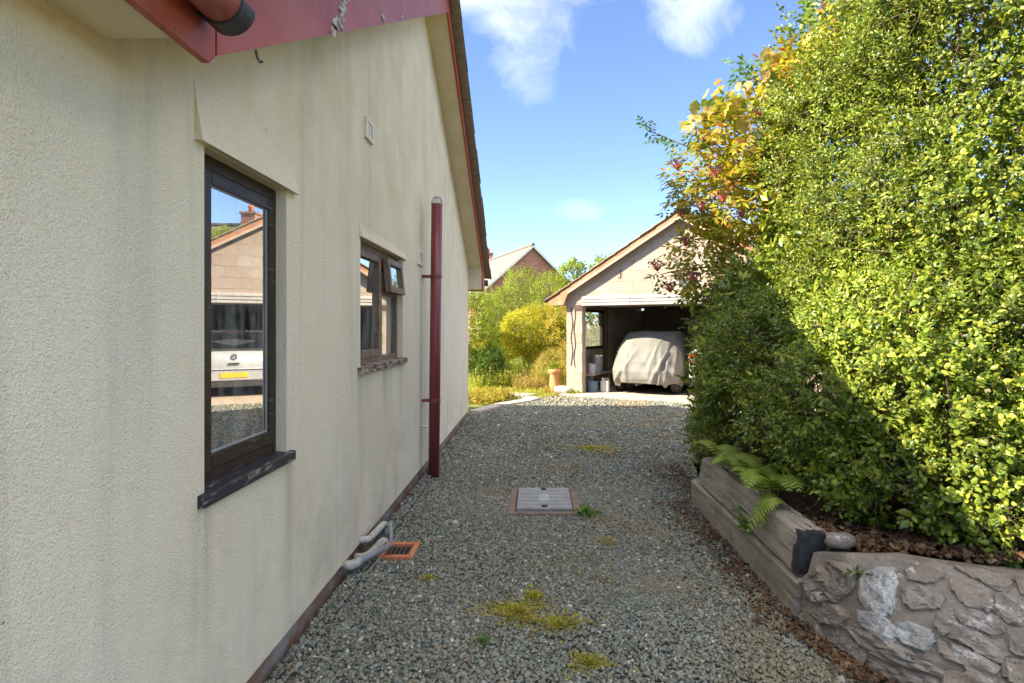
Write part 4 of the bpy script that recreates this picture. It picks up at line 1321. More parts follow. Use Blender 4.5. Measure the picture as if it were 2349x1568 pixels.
for j in range(NH):
    q = j / (NH - 1) * (len(prof_z) - 1)
    i0 = min(int(q), len(prof_z) - 2)
    fq = q - i0
    fq = fq * fq * (3 - 2 * fq) * 0.5 + fq * 0.5
    lp = lambda a: a[i0] + (a[i0 + 1] - a[i0]) * fq
    z, ut, wd, un_ = lp(prof_z), lp(tail_u), lp(side_w), lp(nose_u)
    for i in range(NA):
        a = 2 * math.pi * i / NA
        ca, sa = math.cos(a), math.sin(a)
        e = 0.50 + 0.22 * max(0.0, min(1.0, (z - 0.5) / 0.8))
        s = wd * math.copysign(abs(ca) ** e, ca)
        uc, hl = (ut + un_) / 2, (un_ - ut) / 2
        u = uc + hl * math.copysign(abs(sa) ** e, sa)
        down = max(0, (1.42 - z) / 1.2)
        # vertical drape folds, deeper towards the hem; slanted from the corners
        th = a * 1.0
        rdg = lambda x: 1 - 2 * abs(math.sin(x)) ** 0.8                  # sharp creases
        f1 = rdg(th * 6 + 1.6 * math.sin(th * 3) + z * 2.6)
        f2 = rdg(th * 16 - z * 4.2 + 1.3 * math.sin(th * 5 + 1))
        f3 = math.sin(th * 11 + z * 7.5 + 2 * math.sin(z * 4 + th * 2))
        fold = (0.012 * f1 + 0.008 * f2 + 0.012 * f3) * (0.18 + 1.0 * down)
        k = 1 + fold
        s2, u2 = s * k, uc + (u - uc) * (1 + fold * 0.45)
        if sa < 0:
            u2 += fold * 0.35 * sa
        if sa < 0.15:      # pulled creases over the tail
            dd = 0.0
            for q, (sa0, za0, sb0, zb0, am, wi) in enumerate(CREASE):
                tq = max(0.0, min(1.0, ((s - sa0) * (sb0 - sa0) + (z - za0) * (zb0 - za0)) / ((sb0 - sa0) ** 2 + (zb0 - za0) ** 2)))
                dist = math.hypot(s - sa0 - tq * (sb0 - sa0), z - za0 - tq * (zb0 - za0)) / (wi * (0.5 + tq))
                dd += am * math.exp(-dist * dist) * (0.35 + 0.65 * tq)
            u2 -= dd * min(1, -sa * 1.6 + 0.2)
            s2 += dd * 0.5 * ca
        zz = z
        if j < 3:
            zz += (0.055 * math.sin(th * 7 + 1) + 0.03 * math.sin(th * 13) + 0.02 * math.sin(th * 29)) * (1 - j / 3)
            if sa < -0.3:      # hem hitched up at the middle of the tail
                zz += 0.07 * max(0, 1 - abs(ca) * 1.6) * (1 - j / 3)
        if j > NH * 0.62:
            zz += 0.010 * math.sin(s * 9 + u * 3) + 0.008 * math.sin(u * 7)
        V[j, i] = G(CS + s2, CU + u2, zz + 0.035)
idx = np.arange(NH * NA).reshape(NH, NA)
F = np.stack([idx[:-1], np.roll(idx[:-1], -1, 1), np.roll(idx[1:], -1, 1), idx[1:]], -1).reshape(-1, 4)
put('cover', np_mesh('cover', V.reshape(-1, 3), F, M['cover'], True), cov)

# silver hatchback beside it
HS, HU = 3.43, 0.75
hb = thing('silver_hatchback', G(HS, HU + 2, 0.035), 'silver hatchback parked tail-out in the garage beside the covered car', 'car')


def H(s, u, z):
    return G(HS + s, HU + u, z + 0.035)


stations = [  # u, half-width low, half-width at shoulder, shoulder z, roof half-width, roof z, bottom z
    (0.00, 0.74, 0.78, 0.86, 0.70, 0.93, 0.30), (0.06, 0.80, 0.84, 0.90, 0.72, 0.98, 0.24), (0.22, 0.83, 0.865, 0.93, 0.64, 1.20, 0.20),
    (0.42, 0.84, 0.867, 0.94, 0.585, 1.385, 0.20), (0.60, 0.84, 0.867, 0.95, 0.575, 1.42, 0.20), (1.2, 0.84, 0.867, 0.95, 0.575, 1.455, 0.20),
    (2.2, 0.84, 0.865, 0.94, 0.57, 1.44, 0.20), (2.6, 0.84, 0.862, 0.93, 0.56, 1.33, 0.20), (3.1, 0.84, 0.855, 0.91, 0.62, 0.98, 0.20), (3.8, 0.80, 0.82, 0.83, 0.66, 0.88, 0.22), (4.1, 0.66, 0.70, 0.66, 0.5, 0.70, 0.28)]
rings = []
for (u, wl, ws, zs, wr_, zr, zb) in stations:
    half = [(0.0, zb), (wl * 0.7, zb), (wl * 0.96, zb + 0.07), (wl, zb + 0.2), ((wl + ws) / 2 + 0.01, (zb + zs) / 2 + 0.1), (ws, zs - 0.04), (ws * 0.985, zs),
            (ws * 0.55 + wr_ * 0.45, zs * 0.5 + zr * 0.5), (wr_ + 0.02, zr - 0.06), (wr_ * 0.93, zr - 0.015), (wr_ * 0.6, zr), (0.0, zr + 0.008)]
    ring = [H(a, u, z) for a, z in half] + [H(-a, u, z) for a, z in half[-2:0:-1]]
    rings.append(ring)
body = MB().rings(rings).build('body', M['silver'], hb, smooth=True)
rw = MB()
rw.prism([H(-0.60, 0.085, 0.985), H(0.60, 0.085, 0.985), H(0.535, 0.365, 1.335), H(-0.535, 0.365, 1.335)], -GN * 0.035)
rw.build('rear_window', M['car_glass'], body, bevel=0.008)
for s in (-1, 1):
    tl = MB()
    tl.prism([H(s * 0.62, -0.012, 0.68), H(s * 0.80, 0.015, 0.70), H(s * 0.835, 0.04, 0.92), H(s * 0.70, 0.0, 0.95), H(s * 0.62, -0.005, 0.93)], -GN * 0.03)
    tl = tl.build('tail_light', M['red_lens'], hb, bevel=0.006)
    MB().prism([H(s * 0.66, -0.042, 0.74), H(s * 0.77, -0.018, 0.75), H(s * 0.78, -0.016, 0.81), H(s * 0.66, -0.040, 0.80)], -GN * 0.006).build('reversing_lens', M['white_lens'], tl)
    sg = MB()
    sg.prism([H(s * 0.878, 0.85, 0.985), H(s * 0.878, 2.55, 0.985), H(s * 0.62, 2.25, 1.36), H(s * 0.60, 1.0, 1.37)], GD * (s * 0.012))
    sg.build('side_window', M['car_glass'], hb)
    for du in (0.78, 3.25):
        wheel(hb, H, s * 0.76, du, 0.30, 0.305, 0.185, s)
bp = MB()
bp.prism([H(-0.83, 0.03, 0.36), H(-0.78, -0.075, 0.36), H(0.78, -0.075, 0.36), H(0.83, 0.03, 0.36)], (0, 0, 0.25))
bp = bp.build('bumper', M['silver'], hb, bevel=0.03)
MB().prism([H(-0.80, 0.04, 0.22), H(-0.75, -0.05, 0.22), H(0.75, -0.05, 0.22), H(0.80, 0.04, 0.22)], (0, 0, 0.135)).build('lower_bumper', M['bumper_dark'], hb, bevel=0.015)
MB().box(-0.80, 0.80, -0.082, -0.074, 0.575, 0.595, T=H).build('bumper_strip', M['bumper_dark'], hb)
MB().box(-0.26, 0.26, -0.088, -0.078, 0.42, 0.53, T=H).build('number_plate', M['plate'], hb, bevel=0.003)
MB().box(-0.62, 0.62, 0.30, 0.40, 1.385, 1.415, T=H).build('roof_spoiler', M['silver'], hb, bevel=0.01)
MB().box(-0.22, 0.22, 0.292, 0.300, 1.388, 1.410, T=H).build('brake_light', M['red_lens'], hb)
MB().box(-0.10, 0.10, -0.035, -0.005, 0.70, 0.735, T=H).build('boot_handle', M['chrome'], hb, bevel=0.005)
bdg = MB()
cz = 0.86
for rad in (0.055,):
    bdg.tube([H(rad * math.cos(a), -0.012, cz + rad * math.sin(a)) for a in [2 * math.pi * k / 20 for k in range(21)]], 0.008, 6)
for pts in ([(-0.030, 0.040), (0.0, 0.004), (0.030, 0.040)], [(-0.046, 0.018), (-0.020, -0.042), (0.0, -0.002), (0.020, -0.042), (0.046, 0.018)]):
    bdg.tube([H(a, -0.012, cz + q) for a, q in pts], 0.006, 5)
bdg.build('badge', M['chrome'], hb)
MB().tube([H(0.0, 0.10, 0.985), H(0.30, 0.14, 1.03)], 0.010, 6).build('wiper', M['bumper_dark'], hb)

# ------------------------------------------------------------------ clutter along the garage side wall
def pail(name, label, s, u, z, r, h, m, cat='bucket', handle=True):
    t_ = thing(name, G(s, u, z), label, cat)
    c = G(s, u, z)
    MB().lathe(c, [(r * 0.82, 0), (r, h), (r * 1.06, h), (r * 1.06, h + 0.015), (r * 0.96, h + 0.015), (r * 0.80, 0.03)], 20).build('shell', M[m], t_, smooth=False)
    if handle:
        MB().tube([(c[0] + r * 1.05 * math.cos(a), c[1] + 0.35 * r * math.sin(a), c[2] + h - 0.9 * r * math.sin(a)) for a in [math.pi * k / 10 for k in range(11)]], 0.004, 5).build('handle', M['iron'], t_)
    return t_


sh = thing('low_shelf', G(0.33, 0.85, 0.035), 'rough low shelf of planks on blocks inside the garage under the window', 'shelf')
MB().box(0.215, 0.50, 0.36, 1.75, 0.40, 0.43, T=G).build('plank', M['pale_wood'], sh, bevel=0.004)
for uu in (0.45, 1.55):
    MB().box(0.225, 0.44, uu, uu + 0.10, 0.035, 0.399, T=G).build('block_leg', M['block'], sh, bevel=0.004)
pail('blue_bucket', 'blue plastic bucket on the garage floor just inside the left pier', 0.52, 0.30, 0.036, 0.13, 0.24, 'bucket_blue')
pail('white_tub', 'white plastic tub standing on the garage shelf', 0.37, 0.62, 0.431, 0.115, 0.22, 'bucket_white')
pail('grey_tin', 'upper white tin behind the white tub on the garage shelf', 0.36, 1.02, 0.431, 0.12, 0.40, 'bucket_white', 'tin', False)
pail('black_bucket', 'small black bucket beside the blue one on the garage floor', 0.66, 0.62, 0.036, 0.10, 0.20, 'bucket_black')
pail('red_tin', 'small red tin at the near end of the garage shelf', 0.29, 0.42, 0.431, 0.055, 0.14, 'bucket_red', 'tin', False)
jc = thing('white_jerrycan', G(0.76, 0.45, 0.036), 'white plastic jerrycan leaning by the buckets on the garage floor', 'jerrycan')
MB().box(0.67, 0.86, 0.40, 0.52, 0.036, 0.30, T=G).build('can', M['bucket_white'], jc, bevel=0.025)
MB().tube([G(0.72, 0.46, 0.29), G(0.70, 0.46, 0.36)], [0.03, 0.025], 10).build('cap', M['bucket_white'], jc)
MB().tube([G(0.75, 0.46, 0.298), G(0.77, 0.46, 0.35), G(0.83, 0.46, 0.35), G(0.85, 0.46, 0.295)], 0.012, 8).build('handle', M['bucket_white'], jc)
rk = thing('garden_rake', G(0.26, 0.34, 0.036), 'thin wooden tool handle leaning on the wall inside the left pier', 'tool')
MB().tube([G(0.42, 0.28, 0.04), G(0.17, 0.33, 1.45)], 0.014, 8).build('shaft', M['brown_timber'], rk)
MB().box(0.33, 0.50, 0.24, 0.31, 0.037, 0.055, T=G).build('tool_head', M['iron'], rk, bevel=0.004)

# ================================================================== railway sleepers
def sleeper(name, label, x0, x1, y0, y1, z0, z1, seed, lean=0.0, yaw=0.0):
    n = 26
    r_ = np.random.default_rng(seed)
    rows = []
    for k in range(n + 1):
        y = y0 + (y1 - y0) * k / n
        j = r_.normal(size=8) * 0.0035
        dx = yaw * (y - y0)
        c = 0.012
        rows.append([(x0 + dx + c + j[0], y, z0), (x1 + dx, y, z0), (x1 + dx + lean, y, z1 - c), (x1 + dx + lean - c, y, z1 + j[1]), (x0 + dx + lean + 0.10 + j[4], y, z1 + j[5]),
                     (x0 + dx + lean + c * 1.5 + j[2], y, z1 - j[3]), (x0 + dx + lean + j[3], y, z1 - c * 1.5), (x0 + dx + lean * 0.4 + j[6], y, (z0 + z1) / 2), (x0 + dx + j[7], y, z0 + c)])
    t_ = thing(name, ((x0 + x1) / 2, (y0 + y1) / 2, z0), label, 'sleeper')
    MB().rings(rows).build('beam', M['sleeper'], t_)
    return t_


s_low = sleeper('railway_sleeper', 'lower weathered grey timber sleeper edging the gravel, with a long face crack', 1.335, 1.46, 2.90, 4.86, -0.03, 0.215, 3)
s_up = sleeper('railway_sleeper', 'upper weathered timber sleeper with a black tarred end, ferns hanging over it', 1.348, 1.50, 2.93, 4.70, 0.223, 0.44, 5, lean=0.03)
rq = random.Random(3)
te = MB()
ring_a, ring_b = [], []
for k in range(15):                       # ragged bitumen coat folded over the near end
    f = k / 14
    if f < 0.5:
        g_ = f / 0.5
        x_, z_ = 1.346 + 0.030 * g_, 0.235 + 0.205 * g_
        off = (-0.004, 0.0)
    else:
        g_ = (f - 0.5) / 0.5
        x_, z_ = 1.376 + 0.115 * g_, 0.442
        off = (0.0, 0.004)
    ring_a.append((x_ + off[0], 2.921, z_ + off[1]))
    ring_b.append((x_ + off[0], 2.985 + rq.uniform(-0.018, 0.03) - 0.02 * (f > 0.6), z_ + off[1]))
te.rings([ring_a, ring_b], closed=False)
te.poly(*[(x_, y_ - 0.001, z_) for x_, y_, z_ in ring_a], (1.495, 2.920, 0.24))
te.build('tarred_end', M['tar'], s_up, fix=False)

# ================================================================== rubble stone wall
BASE = [(1.345, 2.885), (1.40, 2.62), (1.50, 2.37), (1.70, 2.10), (2.10, 1.88), (2.9, 1.62)]
TOP = [(1.42, 2.90), (1.54, 2.715), (1.72, 2.57), (1.97, 2.46), (2.38, 2.34), (3.1, 2.2)]


def cr(P, t):
    n = len(P) - 1
    q = min(max(t, 0), 0.9999) * n
    i = int(q)
    f = q - i
    a, b_, c, d_ = [Vector(P[max(0, min(n, i + o_))]) for o_ in (-1, 0, 1, 2)]
    return 0.5 * ((2 * b_) + (c - a) * f + (2 * a - 5 * b_ + 4 * c - d_) * f * f + (3 * b_ - a - 3 * c + d_) * f ** 3)


NU, NV = 140, 60
gridP = np.zeros((NV, NU, 3))
for i in range(NU):
    u = i / (NU - 1)
    bq, tq = cr(BASE, u), cr(TOP, u)
    zt_ = 0.36 + 0.09 * min(1, u * 3.2)
    for j in range(NV):
        v = j / (NV - 1)
        if v < 0.8:
            f = v / 0.8
            g_ = f + 0.10 * math.sin(math.pi * f)                # z bulge
            h_ = f ** 1.35
            x, y = bq.x + (tq.x - bq.x) * h_, bq.y + (tq.y - bq.y) * h_
            z = -0.04 + (zt_ + 0.04) * g_
        else:
            f = (v - 0.8) / 0.2
            dx, dy = (tq - bq).normalized()
            x, y = tq.x + dx * 0.22 * f, tq.y + dy * 0.22 * f
            z = zt_ - 0.05 * f * f
        gridP[j, i] = (x, y, z)
fl_ = gridP.reshape(-1, 3)
gridP = (fl_ + 0.007 * wob(fl_, 22, 5)[:, None] * np.array([-0.5, -0.7, 0.4])).reshape(NV, NU, 3)
idx = np.arange(NV * NU).reshape(NV, NU)
F = np.stack([idx[:-1, :-1], idx[:-1, 1:], idx[1:, 1:], idx[1:, :-1]], -1).reshape(-1, 4)
sw = thing('stone_wall', (1.8, 2.4, 0), 'low curved rubble stone wall with white lichened stones under the holly hedge', 'wall')
put('mortar', np_mesh('mortar', fl_.reshape(-1, 3), F, M['mortar'], True), sw)
# where each patch of the wall face lies in the picture, to lay the stones out as they are
gpx = np.stack([1228 + fl_[:, 0] / fl_[:, 1] * 1304, 754 - (fl_[:, 2] - 1.5) / fl_[:, 1] * 1304], 1)
du = np.gradient(gridP, axis=1)
dv = np.gradient(gridP, axis=0)
gnrm = unit(np.cross(du, dv)).reshape(-1, 3)
if gnrm[len(gnrm) // 3].dot(np.array([-0.5, -0.8, 0.4])) < 0:
    gnrm = -gnrm


def on_wall(cx_, cy_):
    px, py = 1529 + cx_ * 0.3757, 978.7 + cy_ * 0.3757
    k = np.argmin((gpx[:, 0] - px) ** 2 + (gpx[:, 1] - py) ** 2)
    return fl_[k], gnrm[k]


STONES = [
    ('stone_brown', 0.045, [(845, 950), (960, 850), (1060, 845), (1150, 900), (1120, 1000), (1040, 1065), (950, 1060), (880, 1040)]),
    ('stone_brown', 0.030, [(845, 1062), (1030, 1085), (1110, 1150), (1050, 1215), (950, 1190), (850, 1120)]),
    ('stone_white', 0.028, [(1200, 920), (1260, 885), (1380, 885), (1400, 950), (1380, 1080), (1360, 1140), (1260, 1125), (1195, 1050)]),
    ('stone_white', 0.022, [(1180, 1125), (1290, 1145), (1375, 1210), (1390, 1300), (1300, 1270), (1180, 1195)]),
    ('stone_white', 0.024, [(1400, 1215), (1480, 1200), (1620, 1250), (1625, 1310), (1580, 1365), (1480, 1330), (1405, 1270)]),
    ('stone_grey', 0.022, [(1440, 990), (1560, 980), (1700, 1050), (1640, 1120), (1480, 1110)]),
    ('stone_brown', 0.022, [(795, 1215), (840, 1140), (940, 1205), (965, 1300), (900, 1285), (810, 1250)]),
    ('stone_brown', 0.020, [(970, 1310), (1120, 1290), (1220, 1385), (1200, 1460), (1050, 1385)]),
    ('stone_grey', 0.026, [(1130, 1240), (1300, 1285), (1500, 1385), (1690, 1470), (1670, 1525), (1450, 1465), (1200, 1350)]),
    ('stone_grey', 0.024, [(1240, 1430), (1420, 1480), (1640, 1550), (1640, 1620), (1400, 1620), (1260, 1510)]),
    ('stone_grey', 0.028, [(1690, 1310), (1850, 1370), (2020, 1460), (2005, 1530), (1850, 1485), (1700, 1410)]),
    ('stone_grey', 0.024, [(1740, 1240), (1900, 1260), (2060, 1370), (2040, 1440), (1880, 1370), (1740, 1295)]),
    ('stone_brown', 0.024, [(1700, 1490), (1850, 1510), (2010, 1565), (1990, 1650), (1700, 1620)]),
    ('stone_brown', 0.030, [(2065, 1420), (2182, 1440), (2260, 1560), (2180, 1620), (2070, 1560)]),
    ('stone_grey', 0.022, [(2085, 1280), (2200, 1330), (2260, 1420), (2100, 1385)]),
    ('stone_brown', 0.020, [(1740, 935), (1900, 965), (2000, 1060), (1960, 1130), (1820, 1080), (1745, 1000)]),
    ('stone_grey', 0.024, [(2000, 1030), (2182, 1080), (2270, 1180), (2120, 1215), (2010, 1130)]),
    ('stone_grey', 0.018, [(1790, 1115), (1950, 1155), (2050, 1240), (2000, 1285), (1850, 1220), (1780, 1165)]),
    ('stone_brown', 0.016, [(1460, 865), (1600, 850), (1700, 905), (1600, 955), (1480, 935)]),
    ('stone_brown', 0.018, [(1760, 865), (1950, 895), (2100, 955), (2050, 1005), (1900, 940)]),
    ('stone_grey', 0.022, [(1650, 1150), (1760, 1180), (1770, 1235), (1690, 1280), (1650, 1230)]),
    ('stone_brown', 0.020, [(2120, 930), (2260, 970), (2340, 1060), (2200, 1050)]),
    ('stone_brown', 0.022, [(2290, 1100), (2420, 1150), (2440, 1260), (2320, 1240)]),
    ('stone_grey', 0.022, [(2290, 1300), (2440, 1330), (2470, 1450), (2300, 1420)]),
    ('stone_brown', 0.022, [(2290, 1470), (2450, 1490), (2480, 1620), (2300, 1600)]),
    ('stone_grey', 0.022, [(2100, 1640), (2280, 1640), (2290, 1740), (2120, 1740)]),
    ('stone_grey', 0.022, [(1720, 1680), (1960, 1690), (1950, 1770), (1740, 1750)]),
]
for q, (mk, hgt, poly) in enumerate(STONES):
    rq = random.Random(q + 40)
    P2 = [Vector(p) for p in poly]
    for _ in range(2):       # soften the corners a little
        P2 = [a.lerp(b_, f) for a, b_ in zip(P2, P2[1:] + P2[:1]) for f in (0.14, 0.86)]
    c = sum(P2, Vector((0, 0))) / len(P2)
    P2 = [c + (p - c) * (1.16 + rq.uniform(-0.06, 0.06)) for p in P2]
    rings = []
    cn = on_wall(c.x, c.y)[1]
    for sc_, off in ((1.02, -0.02), (1.0, hgt * 0.28), (0.955, hgt * 0.62), (0.87, hgt * 0.74), (0.74, hgt * 0.78), (0.60, hgt * 0.8), (0.45, hgt * 0.8), (0.30, hgt * 0.8), (0.14, hgt * 0.8)):
        ring = []
        for p in P2:
            g2 = c + (p - c) * sc_
            w3, n3 = on_wall(g2.x, g2.y)
            v3 = w3 + (0.5 * n3 + 0.5 * cn) * off
            ring.append(v3)
        ring = np.array(ring)
        ring += (0.26 * hgt * wob(ring, 30, q)[:, None] * cn[None]) * (1 if sc_ < 1 else 0) + (0.15 * hgt * wob(ring, 95, q + 9)[:, None] * cn[None])
        lay = np.sin((ring @ np.array([0.25, -0.30, 1.0])) * (150 if mk == 'stone_grey' else 60) + 2 * wob(ring, 9, q + 3))     # bedding ledges
        ring += ((0.20 if mk == 'stone_grey' else 0.10) * hgt * np.sign(lay) * np.abs(lay) ** 0.4)[:, None] * cn[None] * (1 if sc_ < 0.99 else 0)
        rings.append([tuple(v) for v in ring])
    MB().rings(rings).build('stone', M[mk], sw, smooth=False)
ls_ = thing('loose_stone', (1.53, 2.86, 0.42), 'loose grey cobble lying between the tarred sleeper end and the stone wall', 'stone')
vv = unit(RNG.normal(size=(1, 3)))
mb = MB()
rings = []
for k in range(7):
    ph = math.pi * (k + 0.5) / 7 - math.pi / 2
    ring = []
    for j in range(12):
        a = 2 * math.pi * j / 12
        d_ = np.array([math.cos(ph) * math.cos(a), math.cos(ph) * math.sin(a), math.sin(ph)])
        r_ = 1 + 0.13 * wob(d_[None], 2.2, 3)[0]
        ring.append((1.535 + d_[0] * 0.085 * r_ + 0.02 * d_[1], 2.865 + d_[1] * 0.055 * r_, 0.43 + d_[2] * 0.038 * r_))
    rings.append(ring)
mb.rings(rings).build('cobble', M['stone_grey'], ls_, smooth=True)

# ================================================================== vegetation
def shoots(blobs, n, seed, amp=0.12, freq=2.0, lo=0.80, hi=1.03, cull=0.82, zmin=0.05, cam_side=None):
    """points and outward normals in the outer layer of a union of ellipsoids"""
    r_ = np.random.default_rng(seed)
    C = np.array([b_[0] for b_ in blobs], float)
    Rr = np.array([b_[1] for b_ in blobs], float)
    area = Rr[:, 0] * Rr[:, 1] + Rr[:, 1] * Rr[:, 2] + Rr[:, 0] * Rr[:, 2]
    P, Nn = [], []
    have = 0
    while have < n:
        m = n * 2
        k = r_.choice(len(blobs), m, p=area / area.sum())
        d = unit(r_.normal(size=(m, 3)))
        f = r_.uniform(lo, hi, m) ** 0.7
        p = C[k] + d * Rr[k] * f[:, None]
        bump_ = 1 + amp * wob(C[k] + d * Rr[k], freq, seed + 1) + 0.5 * amp * wob(C[k] + d * Rr[k], freq * 3, seed + 2)
        p = C[k] + (p - C[k]) * bump_[:, None]
        nn = unit(d / Rr[k])
        ok = p[:, 2] > zmin
        for q in range(len(blobs)):
            dd = np.linalg.norm((p - C[q]) / Rr[q], axis=1)
            ok &= (dd > cull) | (k == q)
        if cam_side is not None:
            ok &= (nn * cam_side(p)).sum(1) > -0.35
        P.append(p[ok])
        Nn.append(nn[ok])
        have += ok.sum()
    return np.concatenate(P)[:n], np.concatenate(Nn)[:n]


def spray(P, Nn, seed, per=8, slen=0.16, leaf=0.045, up=0.35, spread=0.95, jit=0.5, tmpl=LEAF, lvar=0.3):
    """short leafy shoots: leaves spiral along each shoot"""
    r_ = np.random.default_rng(seed)
    n = len(P)
    D_ = unit(Nn + np.array([0, 0, up]) + jit * r_.normal(size=(n, 3)))
    ref = unit(r_.normal(size=(n, 3)))
    A = unit(np.cross(D_, ref))
    B = np.cross(D_, A)
    t = (np.arange(per) + 0.5) / per
    ang = np.arange(per)[None] * 2.4 + r_.uniform(0, 6.28, (n, 1))
    L = slen * r_.uniform(0.6, 1.3, (n, 1))
    pos = P[:, None] + D_[:, None] * (L * t[None])[..., None]
    rad = np.cos(ang)[..., None] * A[:, None] + np.sin(ang)[..., None] * B[:, None]
    sp = spread * (1.05 - 0.6 * t)[None, :, None]
    X = unit(D_[:, None] * (1 - sp * 0.6) + rad * sp + 0.15 * r_.normal(size=(n, per, 3)))
    Z = unit(D_[:, None] * 1.0 - rad * 0.35 + 0.3 * r_.normal(size=(n, per, 3)) + np.array([0, 0, 0.35]))
    size = leaf * r_.uniform(1 - lvar, 1 + lvar, (n, per)) * (1.1 - 0.35 * t)[None]
    return place(tmpl[0], tmpl[1], pos.reshape(-1, 3), X.reshape(-1, 3), Z.reshape(-1, 3), size.ravel()), (P, D_, L[:, 0])


def twig_geo(P, D_, L, r0, back=0.25):
    """thin three-sided twigs under each shoot"""
    a = P - D_ * back
    b_ = P + D_ * L[:, None] * 0.9
    ref = unit(np.cross(D_, np.array([0.3, 0.5, 0.8])))
    ref2 = np.cross(D_, ref)
    vs_, n = [], len(P)
    for base, rad in ((a, r0), (b_, r0 * 0.4)):
        for k in range(3):
            c, s = math.cos(2.094 * k), math.sin(2.094 * k)
            vs_.append(base + rad * (c * ref + s * ref2))
    Vv = np.stack(vs_, 1).reshape(-1, 3)
    f = np.array([[0, 1, 4], [0, 4, 3], [1, 2, 5], [1, 5, 4], [2, 0, 3], [2, 3, 5]])
    return Vv, (f[None] + (np.arange(n) * 6)[:, None, None]).reshape(-1, 3)


def limbs(base, tips, r0, seed, mat, parent, name='trunk'):
    rq = random.Random(seed)
    mb = MB()
    base = Vector(base)
    for tp in tips:
        tp = Vector(tp)
        mid1 = base.lerp(tp, 0.35) + Vector((rq.uniform(-.12, .12), rq.uniform(-.12, .12), rq.uniform(0, .12))) * (tp - base).length * 0.5
        mid2 = base.lerp(tp, 0.7) + Vector((rq.uniform(-.1, .1), rq.uniform(-.1, .1), rq.uniform(-.02, .1))) * (tp - base).length * 0.4
        mb.tube([base, mid1, mid2, tp], [r0, r0 * 0.72, r0 * 0.45, r0 * 0.15], 7)
    return mb.build(name, mat, parent, smooth=True)


CAM = np.array([0, 0, 1.5])


def to_cam(p):
    return unit(CAM - p)


def shrub(name, label, cat, base, blobs, n, seed, mat, leaf, slen, per=7, amp=0.15, freq=2.0, up=0.4, tmpl=LEAF, tips=None, r0=0.03, group=None, cull=0.85, lo=0.75, jit=0.5, zmin=0.05):
    t_ = thing(name, base, label, cat, group)
    P, Nn = shoots(blobs, n, seed, amp, freq, lo=lo, cull=cull, zmin=zmin)
    (V_, F_), (P2, D2, L2) = spray(P, Nn, seed + 5, per, slen, leaf, up, tmpl=tmpl, jit=jit)
    o_ = put('foliage', np_mesh('foliage', V_, F_, M[mat]), t_)
    o_['kind'] = 'stuff'
    if tips is None:
        tips = [b_[0] for b_ in blobs]
    limbs(base, tips, r0, seed, M['bark'], t_, 'stems' if len(tips) > 1 else 'trunk')
    return t_


# ------------------------------------------------------------------ the big holly
holly = thing('holly_hedge', (2.7, 4.2, 0.35), 'huge overgrown glossy green holly bush spilling over the stone wall and sleepers', 'hedge')
HB = [((2.55, 3.75, 1.05), (1.05, 1.10, 0.85)), ((2.25, 4.55, 1.20), (0.85, 1.10, 1.00)), ((3.05, 4.50, 2.25), (1.12, 1.35, 1.65)), ((3.55, 3.85, 2.40), (1.35, 1.10, 2.0)),
      ((2.52, 5.35, 1.15), (0.80, 1.00, 0.98)), ((3.75, 4.6, 3.4), (1.35, 1.4, 1.75)), ((3.3, 3.2, 1.1), (1.2, 0.75, 0.9)), ((3.15, 5.1, 3.05), (0.72, 0.8, 1.0)), ((2.10, 5.2, 0.95), (0.52, 0.75, 0.8)), ((2.35, 2.98, 0.66), (0.66, 0.46, 0.30)), ((3.0, 2.75, 0.72), (0.7, 0.42, 0.34)), ((1.98, 3.15, 0.72), (0.36, 0.4, 0.32)), ((1.78, 4.95, 0.55), (0.34, 0.36, 0.30)), ((2.7, 4.9, 2.0), (0.65, 0.7, 0.75))]
P, Nn = shoots(HB, 27000, 21, 0.15, 2.1, lo=0.74, hi=1.04, cull=0.86, zmin=0.28, cam_side=to_cam)
P = P + 0.0
ok = ~((P[:, 0] < 1.42) & (P[:, 2] < 0.6)) & ~((P[:, 0] < 1.80) & (P[:, 1] < 4.55) & (P[:, 1] > 3.0) & (P[:, 2] < 0.55 + 0.5 * np.clip(P[:, 1] - 3.2, 0, 0.9)))
P, Nn = P[ok], Nn[ok]
nearer = P[:, 1] < 3.35
g1, _ = spray(P[nearer], Nn[nearer], 22, 9, 0.120, 0.034, 0.35, 1.0, 0.65, HOLLY6, 0.4)
g2, _ = spray(P[~nearer], Nn[~nearer], 23, 10, 0.125, 0.0365, 0.35, 1.0, 0.65, (LEAF[0] * np.array([1, 0.86, 1.3]), LEAF[1]), 0.4)
P2, D2, L2 = P, unit(Nn + 0.5 * RNG.normal(size=P.shape)), np.full(len(P), 0.14)
Pi, Ni = shoots(HB, 5200, 27, 0.05, 2.6, lo=0.40, hi=0.78, cull=0.0, zmin=0.4)
g3, _ = spray(Pi, Ni, 28, 6, 0.16, 0.066, 0.35, 1.0, 0.6, LEAF, 0.3)
Pb, Nb = shoots(HB, 3200, 29, 0.05, 2.6, lo=0.8, hi=1.0, cull=0.8, zmin=0.6, cam_side=lambda p: -to_cam(p))
g4, _ = spray(Pb, Nb, 30, 5, 0.18, 0.085, 0.35, 1.0, 0.6, LEAF, 0.3)
parts = [g1, g2, g3, g4]
